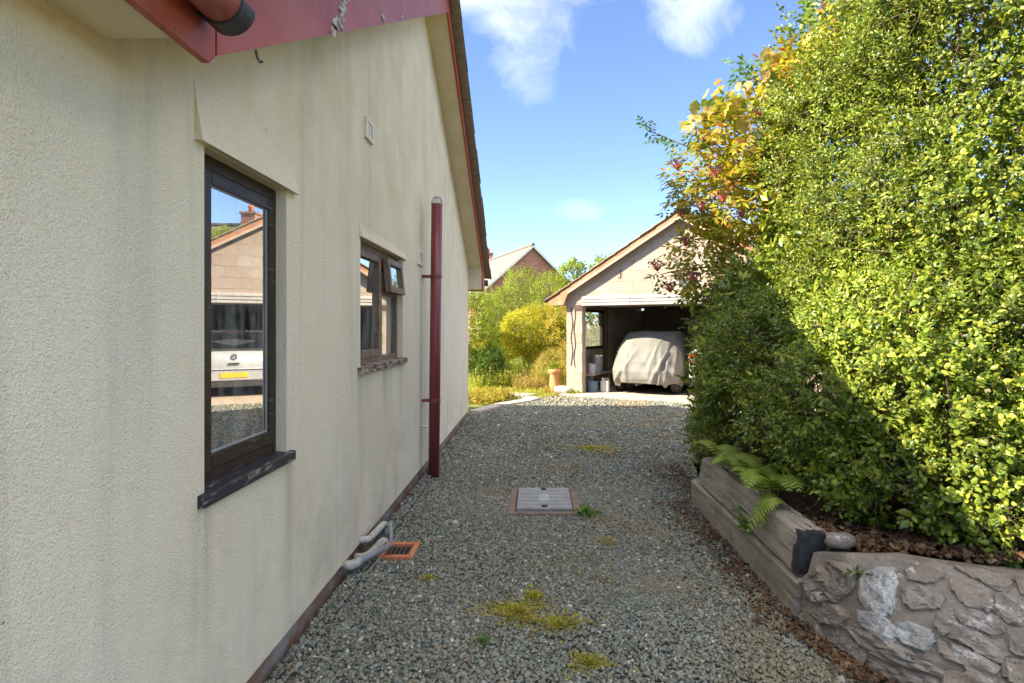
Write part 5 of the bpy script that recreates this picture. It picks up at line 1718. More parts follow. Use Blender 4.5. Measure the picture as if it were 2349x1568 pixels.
# tall whippy leaders standing out of the top
r_ = np.random.default_rng(31)
lead_p, lead_d, stems = [], [], []
for k in range(46):
    x = r_.uniform(2.0, 4.6)
    y = r_.uniform(4.2, 5.6)
    zb = 3.2 + 0.42 * (x - 2.0) + r_.uniform(-0.3, 0.3)
    ln = r_.uniform(0.5, 1.05)
    dr_ = np.array([r_.normal() * 0.10, r_.normal() * 0.10, 1.0])
    stems.append((np.array([x, y, zb]), dr_, ln))
    for q in range(int(ln / 0.055)):
        lead_p.append(np.array([x, y, zb]) + dr_ * (0.15 + q * 0.055))
        lead_d.append(unit(r_.normal(size=3) * np.array([1, 1, 0.2]) + np.array([0, 0, 0.6])))
lp, ld = np.array(lead_p), np.array(lead_d)
parts.append(spray(lp, ld, 33, 6, 0.10, 0.042, 0.3, 1.0, 0.4, HOLLY)[0])
Vh, Fh = join(parts)
o_ = put('foliage', np_mesh('foliage', Vh, Fh, M['holly']), holly)
o_['kind'] = 'stuff'
Vt, Ft = twig_geo(P2[::9], D2[::9], L2[::9], 0.0040, 0.30)
o_ = put('twigs', np_mesh('twigs', Vt, Ft, M['twig']), holly)
o_['kind'] = 'stuff'
for k, (p, d, ln) in enumerate(stems[:24]):
    MB().tube([p - d * 0.7, p, p + d * ln], [0.014, 0.010, 0.003], 6).build('leader_stem', M['twig'], holly)
for bs, tps in (((2.9, 4.3, 0.3), [(2.3, 3.7, 1.3), (2.9, 4.5, 3.3), (3.6, 4.2, 3.2), (2.4, 5.2, 2.3), (2.1, 4.4, 1.6)]), ((3.5, 3.9, 0.3), [(3.2, 3.3, 1.5), (3.9, 3.9, 3.4), (3.6, 4.6, 4.2)]),
                ((2.5, 3.6, 0.35), [(2.2, 3.1, 0.9), (3.0, 3.0, 1.2)])):
    limbs(bs, tps, 0.055, 8, M['bark'], holly, 'trunk')
for q, (a, m_, b_) in enumerate((((2.9, 3.4, 0.55), (2.75, 2.9, 0.60), (2.35, 2.62, 0.56)), ((3.2, 3.3, 0.5), (2.9, 2.72, 0.52), (2.62, 2.50, 0.66)), ((3.0, 3.3, 1.0), (2.72, 2.85, 0.95), (2.45, 2.75, 0.88)),
                                 ((3.2, 3.4, 1.2), (2.9, 2.95, 1.12), (2.65, 2.85, 1.15)))):
    MB().tube(arc(a, m_, b_, 8), [0.012] * 4 + [0.008] * 3 + [0.004, 0.003], 6).build('bare_branch', M['twig'], holly, smooth=True)

# ------------------------------------------------------------------ elder leaning out of the hedge
elder = thing('elder_tree', (2.35, 5.9, 0.1), 'autumn-yellow elder leaning out of the hedge with dark berry clusters', 'tree')
def at(px, py, Y):
    return ((px - 1228) / 1304 * Y, Y, 1.5 - (py - 754) / 1304 * Y)


EB = [(at(1690, 470, 5.4), (0.36, 0.32, 0.42)), (at(1625, 590, 5.6), (0.28, 0.3, 0.34)), (at(1735, 310, 5.3), (0.46, 0.32, 0.28)), (at(1850, 190, 5.1), (0.36, 0.3, 0.24)), (at(1600, 430, 5.6), (0.22, 0.22, 0.26)), (at(1790, 400, 5.1), (0.25, 0.2, 0.22)), (at(1950, 110, 4.75), (0.30, 0.2, 0.16)), (at(2080, 70, 4.5), (0.22, 0.2, 0.14))]
P, Nn = shoots(EB, 1050, 41, 0.2, 3.0, lo=0.3, hi=1.1, cull=0.5)



def compound(P, Nn, seed, leaf, pairs=3, ln=0.17):
    """pinnate leaves: leaflets in pairs along a drooping stalk"""
    r_ = np.random.default_rng(seed)
    n = len(P)
    D_ = unit(Nn * 0.9 + np.array([0, 0, 0.1]) + 0.6 * r_.normal(size=(n, 3)))
    side = unit(np.cross(D_, np.array([0, 0, 1.0]) + 0.3 * r_.normal(size=(n, 3))))
    upv = np.cross(side, D_)
    pos, X, Z, S = [], [], [], []
    for k in range(pairs):
        t = (k + 0.8) / pairs
        q = P + D_ * ln * t - upv * 0.10 * ln * t * t
        for sg in (-1, 1):
            pos.append(q)
            X.append(unit(side * sg + D_ * 0.55 - upv * 0.25 + 0.1 * r_.normal(size=(n, 3))))
            Z.append(upv + 0.25 * r_.normal(size=(n, 3)))
            S.append(leaf * r_.uniform(0.75, 1.2, n))
    pos.append(P + D_ * ln * 1.05 - upv * 0.1 * ln)
    X.append(D_ - upv * 0.3)
    Z.append(upv)
    S.append(leaf * 1.1 * np.ones(n))
    return place(LANCE[0] * np.array([1, 1.25, 1]), LANCE[1], np.concatenate(pos), np.concatenate(X), np.concatenate(Z), np.concatenate(S))


V_, F_ = compound(P, Nn, 42, 0.085)
o_ = put('foliage', np_mesh('foliage', V_, F_, M['elder']), elder)
o_['kind'] = 'stuff'
tipp = [((2.2, 5.6, 3.0), (1.55, 5.9, 3.40), (1.16, 6.0, 3.60)), ((2.1, 5.6, 2.9), (1.7, 5.7, 3.05), (1.45, 5.75, 2.95)), ((2.2, 5.6, 2.5), (1.75, 5.7, 2.6), (1.45, 5.8, 2.65)), ((2.1, 5.6, 2.1), (1.6, 5.8, 2.15), (1.28, 5.85, 2.05)),
        ((2.5, 5.4, 3.5), (2.45, 5.3, 4.1), (2.50, 5.2, 4.45)), ((2.6, 5.4, 3.5), (2.95, 5.2, 4.05), (2.92, 5.0, 4.30)), ((2.3, 5.5, 3.4), (2.05, 5.4, 3.85), (1.93, 5.4, 4.02)), ((2.2, 5.6, 2.2), (1.7, 5.8, 1.75), (1.42, 5.8, 1.80))]
gp, gn = [], []
for a, m_, b_ in tipp:
    pts = arc(a, m_, b_, 12)
    MB().tube(pts, [0.013 - 0.0008 * k for k in range(13)], 6).build('branch', M['bark'], elder, smooth=True)
    for k in range(5, 13):
        for _ in range(2):
            gp.append(np.array(pts[k]))
            gn.append(np.array((pts[k] - pts[k - 1]).normalized()) + 0.6 * RNG.normal(size=3))
for a, m_, b_ in ((at(1900, 420, 5.25), at(1790, 230, 5.2), at(1600, 265, 5.4)), (at(1850, 330, 5.2), at(1780, 190, 5.1), at(1720, 180, 5.1)), (at(1950, 330, 5.1), at(1900, 190, 5.0), at(1815, 110, 4.95)), (at(1780, 520, 5.3), at(1700, 330, 5.3), at(1620, 330, 5.4))):
    MB().tube(arc(a, m_, b_, 12), [0.017 - 0.0011 * k for k in range(13)], 6).build('branch', M['bark'], elder, smooth=True)
V_, F_ = compound(np.array(gp), np.array(gn), 45, 0.07, 3, 0.15)
o_ = put('green_foliage', np_mesh('green_foliage', V_, F_, M['elder_green']), elder)
o_['kind'] = 'stuff'
o_['label'] = 'greener pointed leaves on the outer twigs'
limbs((2.35, 5.9, 0.1), [(2.1, 5.65, 2.8), (2.2, 5.6, 3.3), (1.95, 5.7, 2.3), (2.6, 5.4, 3.7)], 0.05, 9, M['bark'], elder, 'trunk')

# broad crinkled leaves at the top: each is a part
def big_leaf_mesh(seed):
    rq = np.random.default_rng(seed)
    n = 7
    Vv, Fv = [], []
    for i in range(n + 1):
        t = i / n
        w_ = 0.42 * math.sin(math.pi * min(1, t * 0.94 + 0.06)) ** 0.75 * (1 + 0.10 * (-1) ** i)
        zc = -0.30 * t * t + 0.03 * math.sin(i * 2)
        for j, f in enumerate((-1, -0.5, 0, 0.5, 1)):
            Vv.append((t, f * w_, zc + 0.10 * abs(f) - 0.14 * f * f + 0.035 * math.sin(i * 3.1 + j * 2) + rq.normal() * 0.008))
    for i in range(n):
        for j in range(4):
            a = i * 5 + j
            Fv.append((a, a + 1, a + 6, a + 5))
    return np_mesh('leaf', np.array(Vv), np.array(Fv), M['big_leaf'], True)


blm = [big_leaf_mesh(k) for k in range(4)]
rq = random.Random(77)
clumps = [(*at(1650, 235, 5.3), 0.11, 24), (*at(1725, 225, 5.15), 0.20, 34), (*at(1610, 270, 5.4), 0.07, 14), (*at(1815, 150, 5.0), 0.17, 28), (*at(1750, 320, 5.1), 0.18, 28), (*at(1650, 320, 5.3), 0.14, 20), (*at(1880, 90, 4.9), 0.12, 14), (*at(1700, 420, 5.2), 0.14, 16)]
for (x, y, z, s, n) in clumps:
    for _ in range(n):
        loc = (x + rq.gauss(0, s), y + rq.gauss(0, s * 0.6), z + rq.gauss(0, s * 0.55))
        rot = (rq.gauss(0, 0.6), rq.uniform(0.1, 1.1), rq.uniform(0, 6.28))
        put('leaf', rq.choice(blm), elder, loc, rot=rot, scale=rq.uniform(0.07, 0.15))

# flat clusters of dark berries on red stalks
ico = bmesh.new()
bmesh.ops.create_icosphere(ico, subdivisions=1, radius=1.0)
IV = np.array([v.co[:] for v in ico.verts])
IF = np.array([[v.index for v in f.verts] for f in ico.faces])
ico.free()
r_ = np.random.default_rng(61)
spots = [(at(1552, 368, 5.3), 0.085), (at(1640, 385, 5.0), 0.085), (at(1655, 440, 5.0), 0.09), (at(1605, 462, 5.1), 0.08), (at(1570, 545, 5.2), 0.075), (at(1505, 600, 5.4), 0.085), (at(1535, 650, 5.3), 0.08), (at(1590, 625, 5.1), 0.08),
         (at(1830, 265, 4.75), 0.08), (at(1770, 330, 4.9), 0.06), (at(1925, 75, 4.6), 0.09), (at(1985, 60, 4.5), 0.08), (at(2060, 45, 4.4), 0.06), (at(1700, 485, 5.0), 0.06), (at(1560, 480, 5.3), 0.07), (at(1870, 130, 4.7), 0.07), (at(1740, 250, 4.9), 0.06)]
for q, (c, s) in enumerate(spots):
    n = 46
    a = r_.uniform(0, 6.28, n)
    rr_ = np.sqrt(r_.uniform(0, 1, n)) * s
    bp_ = np.array(c) + np.stack([rr_ * np.cos(a), rr_ * np.sin(a) * 0.8, -0.25 * rr_ + r_.normal(size=n) * s * 0.15], 1)
    Vb = (bp_[:, None] + IV[None] * (0.0065 * r_.uniform(0.8, 1.2, n))[:, None, None]).reshape(-1, 3)
    Fb = (IF[None] + (np.arange(n) * len(IV))[:, None, None]).reshape(-1, 3)
    o_ = put('berry_cluster', np_mesh('berry_cluster', Vb, Fb, M['berry']), elder)
    o_['kind'] = 'stuff'
    st = MB()
    top = Vector(c) + Vector((0.02, 0.02, -1.1 * s))
    for k in range(0, n, 2):
        st.tube([top, top.lerp(Vector(bp_[k]), 0.55) + Vector((0, 0, 0.1 * s)), Vector(bp_[k])], [0.004, 0.003, 0.002], 3)
    st.build('berry_stalks', M['berry_stalk'], o_, fix=False)['kind'] = 'stuff'

# ------------------------------------------------------------------ fern over the sleepers
fern = thing('fern', (1.50, 3.85, 0.42), 'bright green fern arching over the timber sleepers below the holly', 'fern')
rq = random.Random(5)
for k in range(26):
    a = rq.uniform(math.pi * 0.45, math.pi * 1.75)
    bx, by = 1.46 + rq.uniform(-0.05, 0.08), 3.90 + rq.uniform(-0.35, 0.40)
    if k in (0, 1, 2):
        bx, by, a = (1.50, 3.35 + 0.12 * k, math.pi * (1.05 + 0.12 * k))
    ln = rq.uniform(0.26, 0.44)
    n = 18
    Vv, Fv = [], []
    pts = []
    for i in range(n + 1):
        t = i / n
        r0 = ln * (0.88 * t)
        pts.append(Vector((bx + math.cos(a) * r0 * 0.75, by + math.sin(a) * r0 * 0.9, 0.44 + ln * (0.85 * t - 0.85 * t * t) + (0.26 if k > 2 else 0) * t - 0.14 * t * t)))
    for i in range(2, n):
        t = i / n
        d_ = (pts[i + 1] - pts[i - 1]).normalized()
        sd = d_.cross(Vector((0, 0, 1))).normalized()
        w_ = 0.105 * math.sin(math.pi * (t * 0.9 + 0.1)) ** 0.8 * (ln / 0.5)
        for sg in (-1, 1):
            tip = pts[i] + sd * sg * w_ + d_ * w_ * 0.35 + Vector((0, 0, -0.25 * w_))
            i0 = len(Vv)
            m1 = pts[i].lerp(tip, 0.5)
            Vv += [pts[i] - d_ * 0.006, pts[i] + d_ * 0.008, m1 + d_ * 0.009, tip, m1 - d_ * 0.008]
            Fv.append((i0, i0 + 1, i0 + 2, i0 + 3, i0 + 4))
    mb = MB()
    mb.v = [tuple(v) for v in Vv]
    mb.f = Fv
    mb.tube(pts, [0.004 - 0.00018 * i for i in range(n + 1)], 4)
    mb.build('frond', M['fern'], fern, fix=False)

# little climbers and weeds on wall and sleepers
def tuft(name, label, cat, c, rad, n, mat, leaf, seed, tmpl=LEAF, flat=0.4, up=0.6, kind=None, parent=None):
    r_ = np.random.default_rng(seed)
    rr_ = np.abs(r_.normal(size=n)) * 0.62
    a = r_.uniform(0, 6.28, n)
    rr_ *= 1 + 0.35 * np.sin(a * 3 + seed) + 0.2 * np.sin(a * 5 + 2 * seed)
    rx, ry = rad if isinstance(rad, tuple) else (rad, rad)
    pos = np.stack([c[0] + rx * rr_ * np.cos(a), c[1] + ry * rr_ * np.sin(a), c[2] + flat * leaf * r_.uniform(0, 1.5, n)], 1)
    X = unit(np.stack([np.cos(a), np.sin(a), np.full(n, up)], 1) + 0.6 * r_.normal(size=(n, 3)))
    Z = np.array([[0, 0, 1.0]]) + 0.4 * r_.normal(size=(n, 3))
    V_, F_ = place(tmpl[0], tmpl[1], pos, X, Z, leaf * r_.uniform(0.6, 1.3, n))
    o_ = put(name, np_mesh(name, V_, F_, M[mat]), parent)
    if label:
        tag(o_, label, cat, kind=kind)
    elif kind:
        o_['kind'] = kind
    return o_


tuft('weed', 'small green weed rooted in the crack between the two sleepers', 'weed', (1.345, 3.60, 0.215), (0.05, 0.13), 90, 'weed', 0.05, 71, flat=1.2, kind='stuff')
tuft('ivy', 'thin ivy trailing down the stone wall beside the white stone', 'ivy', (1.50, 2.665, 0.335), (0.03, 0.05), 30, 'weed', 0.03, 72, flat=0.8, kind='stuff')
iv = MB()
tuft('weed', 'green weed growing at the near right corner of the manhole cover', 'weed', (0.40, 4.54, 0.01), (0.10, 0.07), 110, 'weed', 0.045, 73, kind='stuff')
MOSS = [('mossy yellow-green stonecrop, broadest patch in the foreground gravel', (-0.10, 2.98), (0.15, 0.13), 1500, 1), ('thin yellow stonecrop patch right of the broadest one', (0.12, 2.86), (0.16, 0.10), 800, 2),
        ('round yellow-green stonecrop cushion nearest the camera', (0.24, 2.52), (0.085, 0.065), 900, 3), ('small stonecrop tuft reaching up behind the broad patch', (-0.01, 3.16), (0.06, 0.09), 330, 4),
        ('tiny bright green tuft below the broad stonecrop patch', (-0.255, 2.70), (0.04, 0.05), 110, 5), ('small faint moss patch in front of the waste pipes', (-0.63, 3.38), (0.05, 0.05), 110, 6),
        ('yellowish mossy stain of weeds across the drive near the hedge', (0.72, 7.0), (0.35, 0.3), 500, 7), ('faint weeds in the middle of the drive before the hedge', (0.5, 3.95), (0.12, 0.12), 120, 8)]
for lab, c, rad, n, sd in MOSS:
    mats = 'weed' if sd in (5,) else 'moss'
    tuft('stonecrop', lab, 'ground cover', (c[0], c[1], 0.012), rad, n, mats, 0.017 if sd != 7 else 0.03, 80 + sd, flat=0.5, up=0.35, kind='stuff')

r_ = np.random.default_rng(211)
p = np.stack([r_.normal(0.75, 0.30, 60000), r_.uniform(2.3, 9.5, 60000), np.full(60000, 0.012)], 1)
mk = wob(p, 3.0, 213) + 0.6 * wob(p, 9.0, 214) + 0.5 * r_.normal(size=len(p)) > 1.55
p = p[mk & (p[:, 0] < 1.30) & ~((p[:, 0] < 0.42) & (p[:, 1] > 4.5) & (p[:, 1] < 5.3))][:6500]
n = len(p)
V_, F_ = place(LEAF[0], LEAF[1], p, unit(r_.normal(size=(n, 3)) * np.array([1, 1, 0.4]) + np.array([0, 0, 0.3])), unit(np.array([[0, 0, 1.0]]) + 0.4 * r_.normal(size=(n, 3))), 0.016 * r_.uniform(0.6, 1.4, n))
tag(put('moss', np_mesh('moss', V_, F_, M['thatch'])), 'thin brownish moss threading the gravel along the hedge side of the drive', 'moss', kind='stuff')

# ------------------------------------------------------------------ gravel stones
def pebble_templates(n, seed, cube=False):
    r_ = np.random.default_rng(seed)
    out = []
    for _ in range(n):
        if cube:
            v = np.array([[a, b_, c] for a in (-1, 1) for b_ in (-1, 1) for c in (-1, 1)], float) * 0.68
            f = np.array([[0, 1, 3], [0, 3, 2], [4, 6, 7], [4, 7, 5], [0, 4, 5], [0, 5, 1], [2, 3, 7], [2, 7, 6], [0, 2, 6], [0, 6, 4], [1, 5, 7], [1, 7, 3]])
            v = v * r_.uniform(0.65, 1.25, v.shape)
        else:
            v, f = IV[:12].copy() if False else IV.copy(), IF
            v = v * (1 + 0.20 * r_.normal(size=(len(v), 1)))
        out.append((v * np.array([1, 0.8, 0.55]), f))
    return out


def drive_ok(p):
    x, y = p[:, 0], p[:, 1]
    right = np.where(y < 2.9, np.interp(y, [1.6, 1.88, 2.10, 2.37, 2.62, 2.885], [2.9, 2.1, 1.70, 1.50, 1.40, 1.345]), np.where(y < 4.88, 1.335, np.interp(y, [4.88, 5.2, 6.3, 7.2, 8, 12.8], [1.40, 1.55, 1.75, 3.5, 6, 6])))
    left = np.interp(y, [0, 9.8, 10.3, 10.9, 11.6, 12.7], [-1.12, -1.12, -0.85, -0.62, -0.2, 0.45])
    ok = (x > left) & (x < right)
    u_ = (x - GO.x) * GN.x + (y - GO.y) * GN.y
    s_ = (x - GO.x) * GD.x + (y - GO.y) * GD.y
    ok &= ~((u_ > -0.42 - 0.05 * np.sin(s_ * 5)) & (s_ > -0.2))
    ok &= ~((x > -0.185) & (x < 0.34) & (y > 4.575) & (y < 5.245))
    ok &= ~((x > -1.01) & (x < -0.80) & (y > 3.67) & (y < 3.91))
    return ok


IVs = []
parts = []
ic = np.array([[0, 0, 1]] + [[math.cos(a) * 0.894, math.sin(a) * 0.894, 0.447] for a in np.arange(5) * 2 * math.pi / 5] +
              [[math.cos(a) * 0.894, math.sin(a) * 0.894, -0.447] for a in np.arange(5) * 2 * math.pi / 5 + math.pi / 5] + [[0, 0, -1]])
icf = np.array([[0, 1 + k, 1 + (k + 1) % 5] for k in range(5)] + [[1 + k, 6 + k, 1 + (k + 1) % 5] for k in range(5)] + [[1 + (k + 1) % 5, 6 + k, 6 + (k + 1) % 5] for k in range(5)] + [[6 + k, 11, 6 + (k + 1) % 5] for k in range(5)])
IV, IF = ic, icf
r_ = np.random.default_rng(91)
for (ya, yb, dens, s0, tmpl) in ((2.25, 4.2, 6300, 0.0100, pebble_templates(12, 1, True)), (4.2, 6.5, 3900, 0.0118, pebble_templates(8, 2, True)), (6.5, 9.6, 1700, 0.0158, pebble_templates(6, 3, True)), (9.6, 12.8, 850, 0.0195, pebble_templates(6, 4, True))):
    n = int(dens * (yb - ya) * 3.6)
    p = np.stack([r_.uniform(-1.13, 2.47 if yb < 7 else 4.2, n), r_.uniform(ya, yb, n), np.zeros(n)], 1)
    p = p[drive_ok(p)]
    n = len(p)
    sz = s0 * r_.lognormal(0, 0.28, n)
    p[:, 2] = 0.004 + r_.uniform(0, 0.75, n) * s0 + 0.012 * wob(p, 2.5, 7) * 0.5 + 0.02 * (np.abs(p[:, 0] + 1.13) < 0.10)
    k = r_.integers(0, len(tmpl), n)
    X = unit(np.stack([r_.normal(size=n), r_.normal(size=n), 0.35 * r_.normal(size=n)], 1))
    Z = unit(np.array([[0, 0, 1.0]]) + 0.4 * r_.normal(size=(n, 3)))
    for q, (tv, tf) in enumerate(tmpl):
        s_ = k == q
        parts.append(place(tv, tf, p[s_], X[s_], Z[s_], sz[s_]))
V_, F_ = join(parts)
o_ = put('gravel', np_mesh('gravel', V_, F_, M['pebble']))
tag(o_, 'loose blue-grey slate chippings covering the drive', 'gravel', kind='stuff')

for lab, pts in (('thin dry stem lying on the gravel between the drain and the moss', [(-0.32, 3.35, 0.02), (-0.24, 3.46, 0.028), (-0.19, 3.62, 0.022), (-0.185, 3.72, 0.02)]),
                 ('pale dry stalk lying against the drain pipes at the wall foot', [(-1.03, 3.38, 0.02), (-0.99, 3.48, 0.05), (-0.96, 3.60, 0.075), (-0.94, 3.70, 0.12)]),
                 ('short pale twig on the gravel by the near sleeper end', [(1.16, 2.80, 0.022), (1.20, 2.87, 0.026), (1.23, 2.94, 0.022)])):
    t_ = thing('dry_stem', pts[0], lab, 'twig')
    MB().tube(pts, [0.0035 - 0.0006 * k for k in range(len(pts))], 6).build('stem', M['dry_stem'], t_, smooth=True)

# ------------------------------------------------------------------ fallen leaves
def litter(n, sampler, seed, zoff, size=0.035):
    r_ = np.random.default_rng(seed)
    p = sampler(r_, n)
    p[:, 2] += zoff + r_.uniform(0, 0.012, len(p))
    n = len(p)
    X = unit(np.stack([r_.normal(size=n), r_.normal(size=n), 0.35 * r_.normal(size=n)], 1))
    Z = unit(np.array([[0, 0, 1.0]]) + 0.5 * r_.normal(size=(n, 3)))
    t_ = (LEAF[0] * np.array([1, 1.5, 2.5]), LEAF[1])
    return place(t_[0], t_[1], p, X, Z, size * r_.uniform(0.5, 1.3, n))


def along_sleeper(r_, n):
    y = r_.uniform(2.75, 6.2, n)
    x = np.where(y < 4.9, 1.33, 1.55) - np.abs(r_.normal(size=n)) * np.interp(y, [2.7, 4, 6.2], [0.10, 0.11, 0.22]) - 0.005
    return np.stack([x, y, np.full(n, 0.012)], 1)


def along_stones(r_, n):
    u = r_.uniform(0, 0.62, n)
    b_ = np.array([tuple(cr(BASE, q)) for q in u])
    d_ = np.abs(r_.normal(size=n)) * 0.055
    return np.stack([b_[:, 0] - d_ * 0.8, b_[:, 1] - d_ * 0.6, np.full(n, 0.012)], 1)


def on_bed(r_, n):
    x = r_.uniform(1.5, 3.3, n)
    yb = np.where(x < 2.0, 2.9 - 0.62 * (x - 1.42), 2.53 - 0.25 * (x - 2.0))
    y = yb + np.abs(r_.normal(size=n)) * 0.22 + 0.02
    return np.stack([x, y, 0.40 + 0.14 * np.clip(x - 1.7, 0, 1) + 0.0 * x], 1)


def sparse(r_, n):
    p = np.stack([r_.uniform(-1.05, 1.3, n), r_.uniform(2.3, 9, n), np.full(n, 0.012)], 1)
    return p[drive_ok(p)]


V_, F_ = join([litter(1500, along_sleeper, 1, 0.008, 0.026), litter(800, along_stones, 2, 0.008, 0.03), litter(260, sparse, 4, 0.01, 0.022)])
tag(put('leaf_litter', np_mesh('leaf_litter', V_, F_, M['litter'])), 'brown fallen leaves drifted along the foot of sleepers and stone wall', 'leaf litter', kind='stuff')
V_, F_ = litter(2600, on_bed, 3, 0.02, 0.04)
tag(put('leaf_litter', np_mesh('leaf_litter', V_, F_, M['litter'])), 'dead leaves lying on the raised bed under the holly', 'leaf litter', kind='stuff')

# ------------------------------------------------------------------ garden beyond the bungalow
shrub('golden_shrub', 'rounded golden-yellow shrub on short bare stems in the sunny garden', 'shrub', (-0.02, 16.6, 0), [((-0.25, 16.5, 1.42), (0.80, 0.7, 0.60)), ((0.25, 16.4, 1.30), (0.62, 0.6, 0.62)), ((0.15, 16.3, 0.85), (0.45, 0.4, 0.35))], 2300, 101, 'shrub_yellow', 0.055, 0.16, 8, 0.14, 2.5, tips=[(-0.6, 16.5, 1.3), (-0.2, 16.4, 1.5), (0.2, 16.5, 1.5), (0.5, 16.4, 1.2), (0.1, 16.2, 1.0)])
shrub('tall_shrub', 'tall light green shrub with feathery tips in front of the brick house', 'shrub', (-0.3, 20.5, 0), [((-0.5, 20.5, 2.3), (0.85, 0.8, 1.25)), ((0.35, 20.3, 2.2), (0.80, 0.8, 1.10)), ((-0.1, 20.4, 1.2), (1.3, 0.9, 1.1)), ((-1.2, 20.2, 1.7), (0.8, 0.7, 1.0))], 3000, 102, 'shrub_green', 0.085, 0.34, 8, 0.18, 1.6, up=1.1, tmpl=LANCE)
shrub('dense_bush', 'mid-green bush rising beside the bungalow corner', 'shrub', (-1.7, 15.2, 0), [((-1.75, 15.2, 1.35), (0.75, 0.7, 1.15)), ((-1.35, 15.0, 0.8), (0.5, 0.5, 0.7))], 1700, 103, 'shrub_green', 0.06, 0.2, 8, 0.15, 2.2)
shrub('amber_bush', 'low amber-topped bush between the green bush and the golden shrub', 'shrub', (-1.05, 16.0, 0), [((-1.05, 16.0, 0.98), (0.55, 0.4, 0.36)), ((-1.5, 15.8, 0.9), (0.4, 0.4, 0.3))], 1000, 104, 'shrub_yellow', 0.05, 0.14, 7, 0.15, 3)
shrub('dark_bush', 'small dark green bush low at the bungalow corner', 'shrub', (-1.25, 14.6, 0), [((-1.25, 14.6, 0.55), (0.42, 0.4, 0.40))], 700, 105, 'shrub_dark', 0.05, 0.12, 7)
shrub('russet_shrub', 'green and russet shrub growing against the garage side wall', 'shrub', (0.78, 15.9, 0), [((0.72, 15.9, 1.2), (0.42, 0.5, 1.0)), ((1.2, 16.6, 1.5), (0.5, 0.6, 1.2)), ((0.95, 15.2, 0.6), (0.25, 0.45, 0.55)), ((1.75, 16.9, 1.6), (0.5, 0.6, 1.0))], 2300, 106, 'shrub_russet', 0.055, 0.2, 7, 0.18, 2.4)
shrub('garden_sapling', 'slender sapling poking above the garage roof line', 'tree', (1.75, 24.5, 0), [((1.65, 24.5, 3.55), (0.50, 0.4, 0.80)), ((1.9, 24.5, 2.9), (0.7, 0.6, 0.8)), ((1.4, 24.4, 2.7), (0.5, 0.5, 0.8))], 900, 107, 'shrub_green', 0.12, 0.34, 7, 0.2, 2.0, up=0.9, r0=0.05)
shrub('garden_tree', 'leafy treetop just showing over the garage roof', 'tree', (3.35, 27, 0), [((3.35, 27, 4.2), (0.6, 0.5, 0.55)), ((3.6, 27, 3.5), (0.9, 0.7, 0.7))], 700, 108, 'shrub_green', 0.12, 0.34, 7, 0.2, 2.0, r0=0.07)
shrub('garden_tree', 'round green tree behind the garage, mirrored in the tall window', 'tree', (9.6, 22, 0), [((9.6, 22, 4.2), (0.95, 0.9, 1.0)), ((10.3, 22.3, 3.6), (0.9, 0.9, 0.9))], 900, 109, 'shrub_green', 0.12, 0.3, 7, 0.2, 2.0, r0=0.08)
shrub('back_hedge', 'long mixed hedge closing the far end of the garden', 'hedge', (-2.0, 25, 0), [((-6, 25, 1.4), (2.2, 0.8, 1.5)), ((-3, 25.2, 1.5), (2.0, 0.8, 1.6)), ((0.2, 25, 1.3), (2.0, 0.8, 1.5)), ((3.5, 25.5, 1.4), (2.2, 0.8, 1.5)), ((7, 25.5, 1.3), (2.2, 0.8, 1.4))], 2600, 110, 'shrub_green', 0.11, 0.3, 7, 0.15, 1.4)
shrub('heather_bush', 'yellow and pink tinted heather mound beside the garage pier', 'shrub', (0.66, 13.75, 0), [((0.50, 13.85, 0.66), (0.42, 0.3, 0.28)), ((0.72, 13.55, 0.36), (0.17, 0.28, 0.36)), ((0.30, 13.95, 0.42), (0.3, 0.25, 0.30))], 1500, 111, 'heather', 0.028, 0.13, 8, 0.1, 3, up=0.9, tmpl=LANCE, r0=0.012)


def stalks(name, label, cat, xr, yr, n, hmin, hmax, mat, seed, lean=0.25, wid=1.0, kind='stuff', leafy=0, leaf=0.05, leafmat=None):
    r_ = np.random.default_rng(seed)
    aa, qq = r_.uniform(0, 6.28, n), np.sqrt(r_.uniform(0, 1, n))
    qq = qq * (1 + 0.25 * np.sin(aa * 3 + seed) + 0.15 * np.sin(aa * 7 + 2 * seed))
    p = np.stack([(xr[0] + xr[1]) / 2 + (xr[1] - xr[0]) / 2 * 1.1 * qq * np.cos(aa), (yr[0] + yr[1]) / 2 + (yr[1] - yr[0]) / 2 * 1.1 * qq * np.sin(aa), np.zeros(n) - 0.005], 1)
    X = unit(np.array([[0, 0, 1.0]]) + lean * r_.normal(size=(n, 3)))
    Z = unit(r_.normal(size=(n, 3)))
    h = r_.uniform(hmin, hmax, n) * (1 + 0.25 * wob(p, 1.4, seed))
    V_, F_ = place(BLADE[0], BLADE[1], p, X, Z, np.stack([h, h * 0 + 0.35 * wid, h], 1))
    prt = [(V_, F_)]
    if leafy:
        q = np.repeat(np.arange(n), leafy)
        t = r_.uniform(0.3, 1.0, len(q))
        pp = p[q] + X[q] * (h[q] * t)[:, None]
        prt.append(place(LEAF[0], LEAF[1], pp, unit(r_.normal(size=(len(q), 3)) + np.array([0, 0, 0.4])), unit(r_.normal(size=(len(q), 3)) + np.array([0, 0, 1])), leaf * r_.uniform(0.6, 1.3, len(q))))
    V_, F_ = join(prt)
    return tag(put(name, np_mesh(name, V_, F_, M[mat])), label, cat, kind=kind)


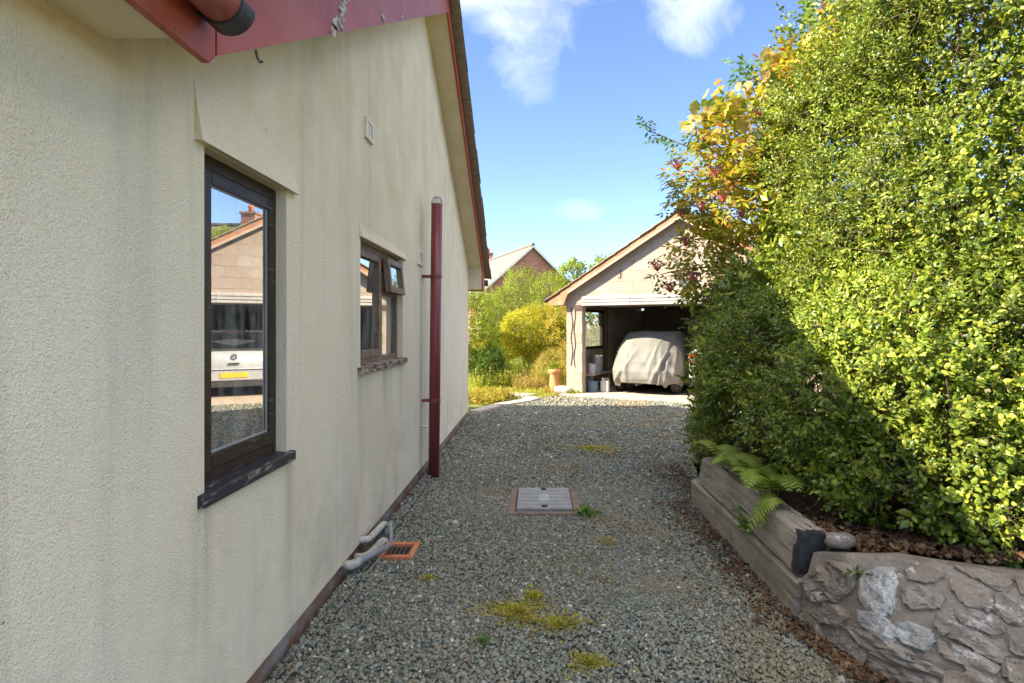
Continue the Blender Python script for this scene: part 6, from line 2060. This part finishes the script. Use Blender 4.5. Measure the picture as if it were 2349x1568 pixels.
stalks('weed_patch', 'pale green nettles and weeds massed in front of the golden shrub', 'weeds', (-1.75, -0.15), (14.0, 15.6), 900, 0.30, 0.72, 'grass', 121, 0.2, 1.2, leafy=7, leaf=0.05)
stalks('dry_stalks', 'dry straw-brown flower stalks left of the chimney pot', 'weeds', (-0.50, 0.30), (13.6, 14.9), 620, 0.25, 0.55, 'straw', 122, 0.25, 0.9, leafy=6, leaf=0.035)
stalks('grass', 'short sunlit grass of the garden lawn', 'grass', (-2.2, 0.3), (12.4, 14.4), 5200, 0.05, 0.12, 'grass', 123, 0.4, 0.9)
stalks('grass', 'rough taller grass further down the garden', 'grass', (-4, 3), (15.5, 24), 6000, 0.10, 0.30, 'grass', 124, 0.35, 1.6)
stalks('ground_ivy', 'low yellow-green ground cover at the back corner of the bungalow', 'ground cover', (-1.75, -0.55), (11.3, 12.5), 700, 0.06, 0.26, 'shrub_russet', 125, 0.5, 0.6, leafy=7, leaf=0.05)
stalks('ground_ivy', 'leafy green fringe around the foot of the chimney pot and boulder', 'ground cover', (0.20, 0.62), (12.75, 13.35), 260, 0.05, 0.20, 'heather', 126, 0.6, 0.6, leafy=7, leaf=0.04)
stalks('ground_ivy', 'strip of mixed green leaves hanging at the pier foot', 'ground cover', (0.62, 0.95), (12.75, 13.0), 120, 0.05, 0.18, 'shrub_green', 127, 0.6, 0.6, leafy=7, leaf=0.04)

# chimney-pot planter
cp = thing('chimney_pot_planter', (0.455, 13.35, 0), 'tall pale terracotta chimney pot used as a planter by the garage', 'planter')
MB().lathe((0.455, 13.35, 0.0), [(0.155, 0), (0.150, 0.05), (0.125, 0.10), (0.112, 0.25), (0.108, 0.42), (0.118, 0.44), (0.150, 0.47), (0.155, 0.53), (0.140, 0.545), (0.12, 0.54), (0.115, 0.48)], 24).build('pot', M['pot_terra'], cp, smooth=True)
tuft('plant', None, None, (0.455, 13.35, 0.54), 0.14, 220, 'shrub_green', 0.055, 131, flat=1.8, up=1.0, parent=cp, kind='stuff')
# pale boulder in front of it
bo = thing('boulder', (0.62, 12.92, 0), 'pale angular boulder at the edge of the drive by the chimney pot', 'boulder')
rings = []
for k in range(9):
    ph = math.pi * (k + 0.4) / 8.8 - math.pi / 2
    ring = []
    for j in range(16):
        a = 2 * math.pi * j / 16
        d_ = np.array([math.cos(ph) * math.cos(a), math.cos(ph) * math.sin(a), math.sin(ph)])
        d_ = np.sign(d_) * np.abs(d_) ** 0.75
        q = 1 + 0.12 * wob(d_[None], 1.8, 14)[0]
        ring.append((0.62 + 0.21 * d_[0] * q, 12.92 + 0.14 * d_[1] * q, 0.075 + 0.115 * d_[2] * q))
    rings.append(ring)
MB().rings(rings).build('rock', M['boulder'], bo, smooth=True)
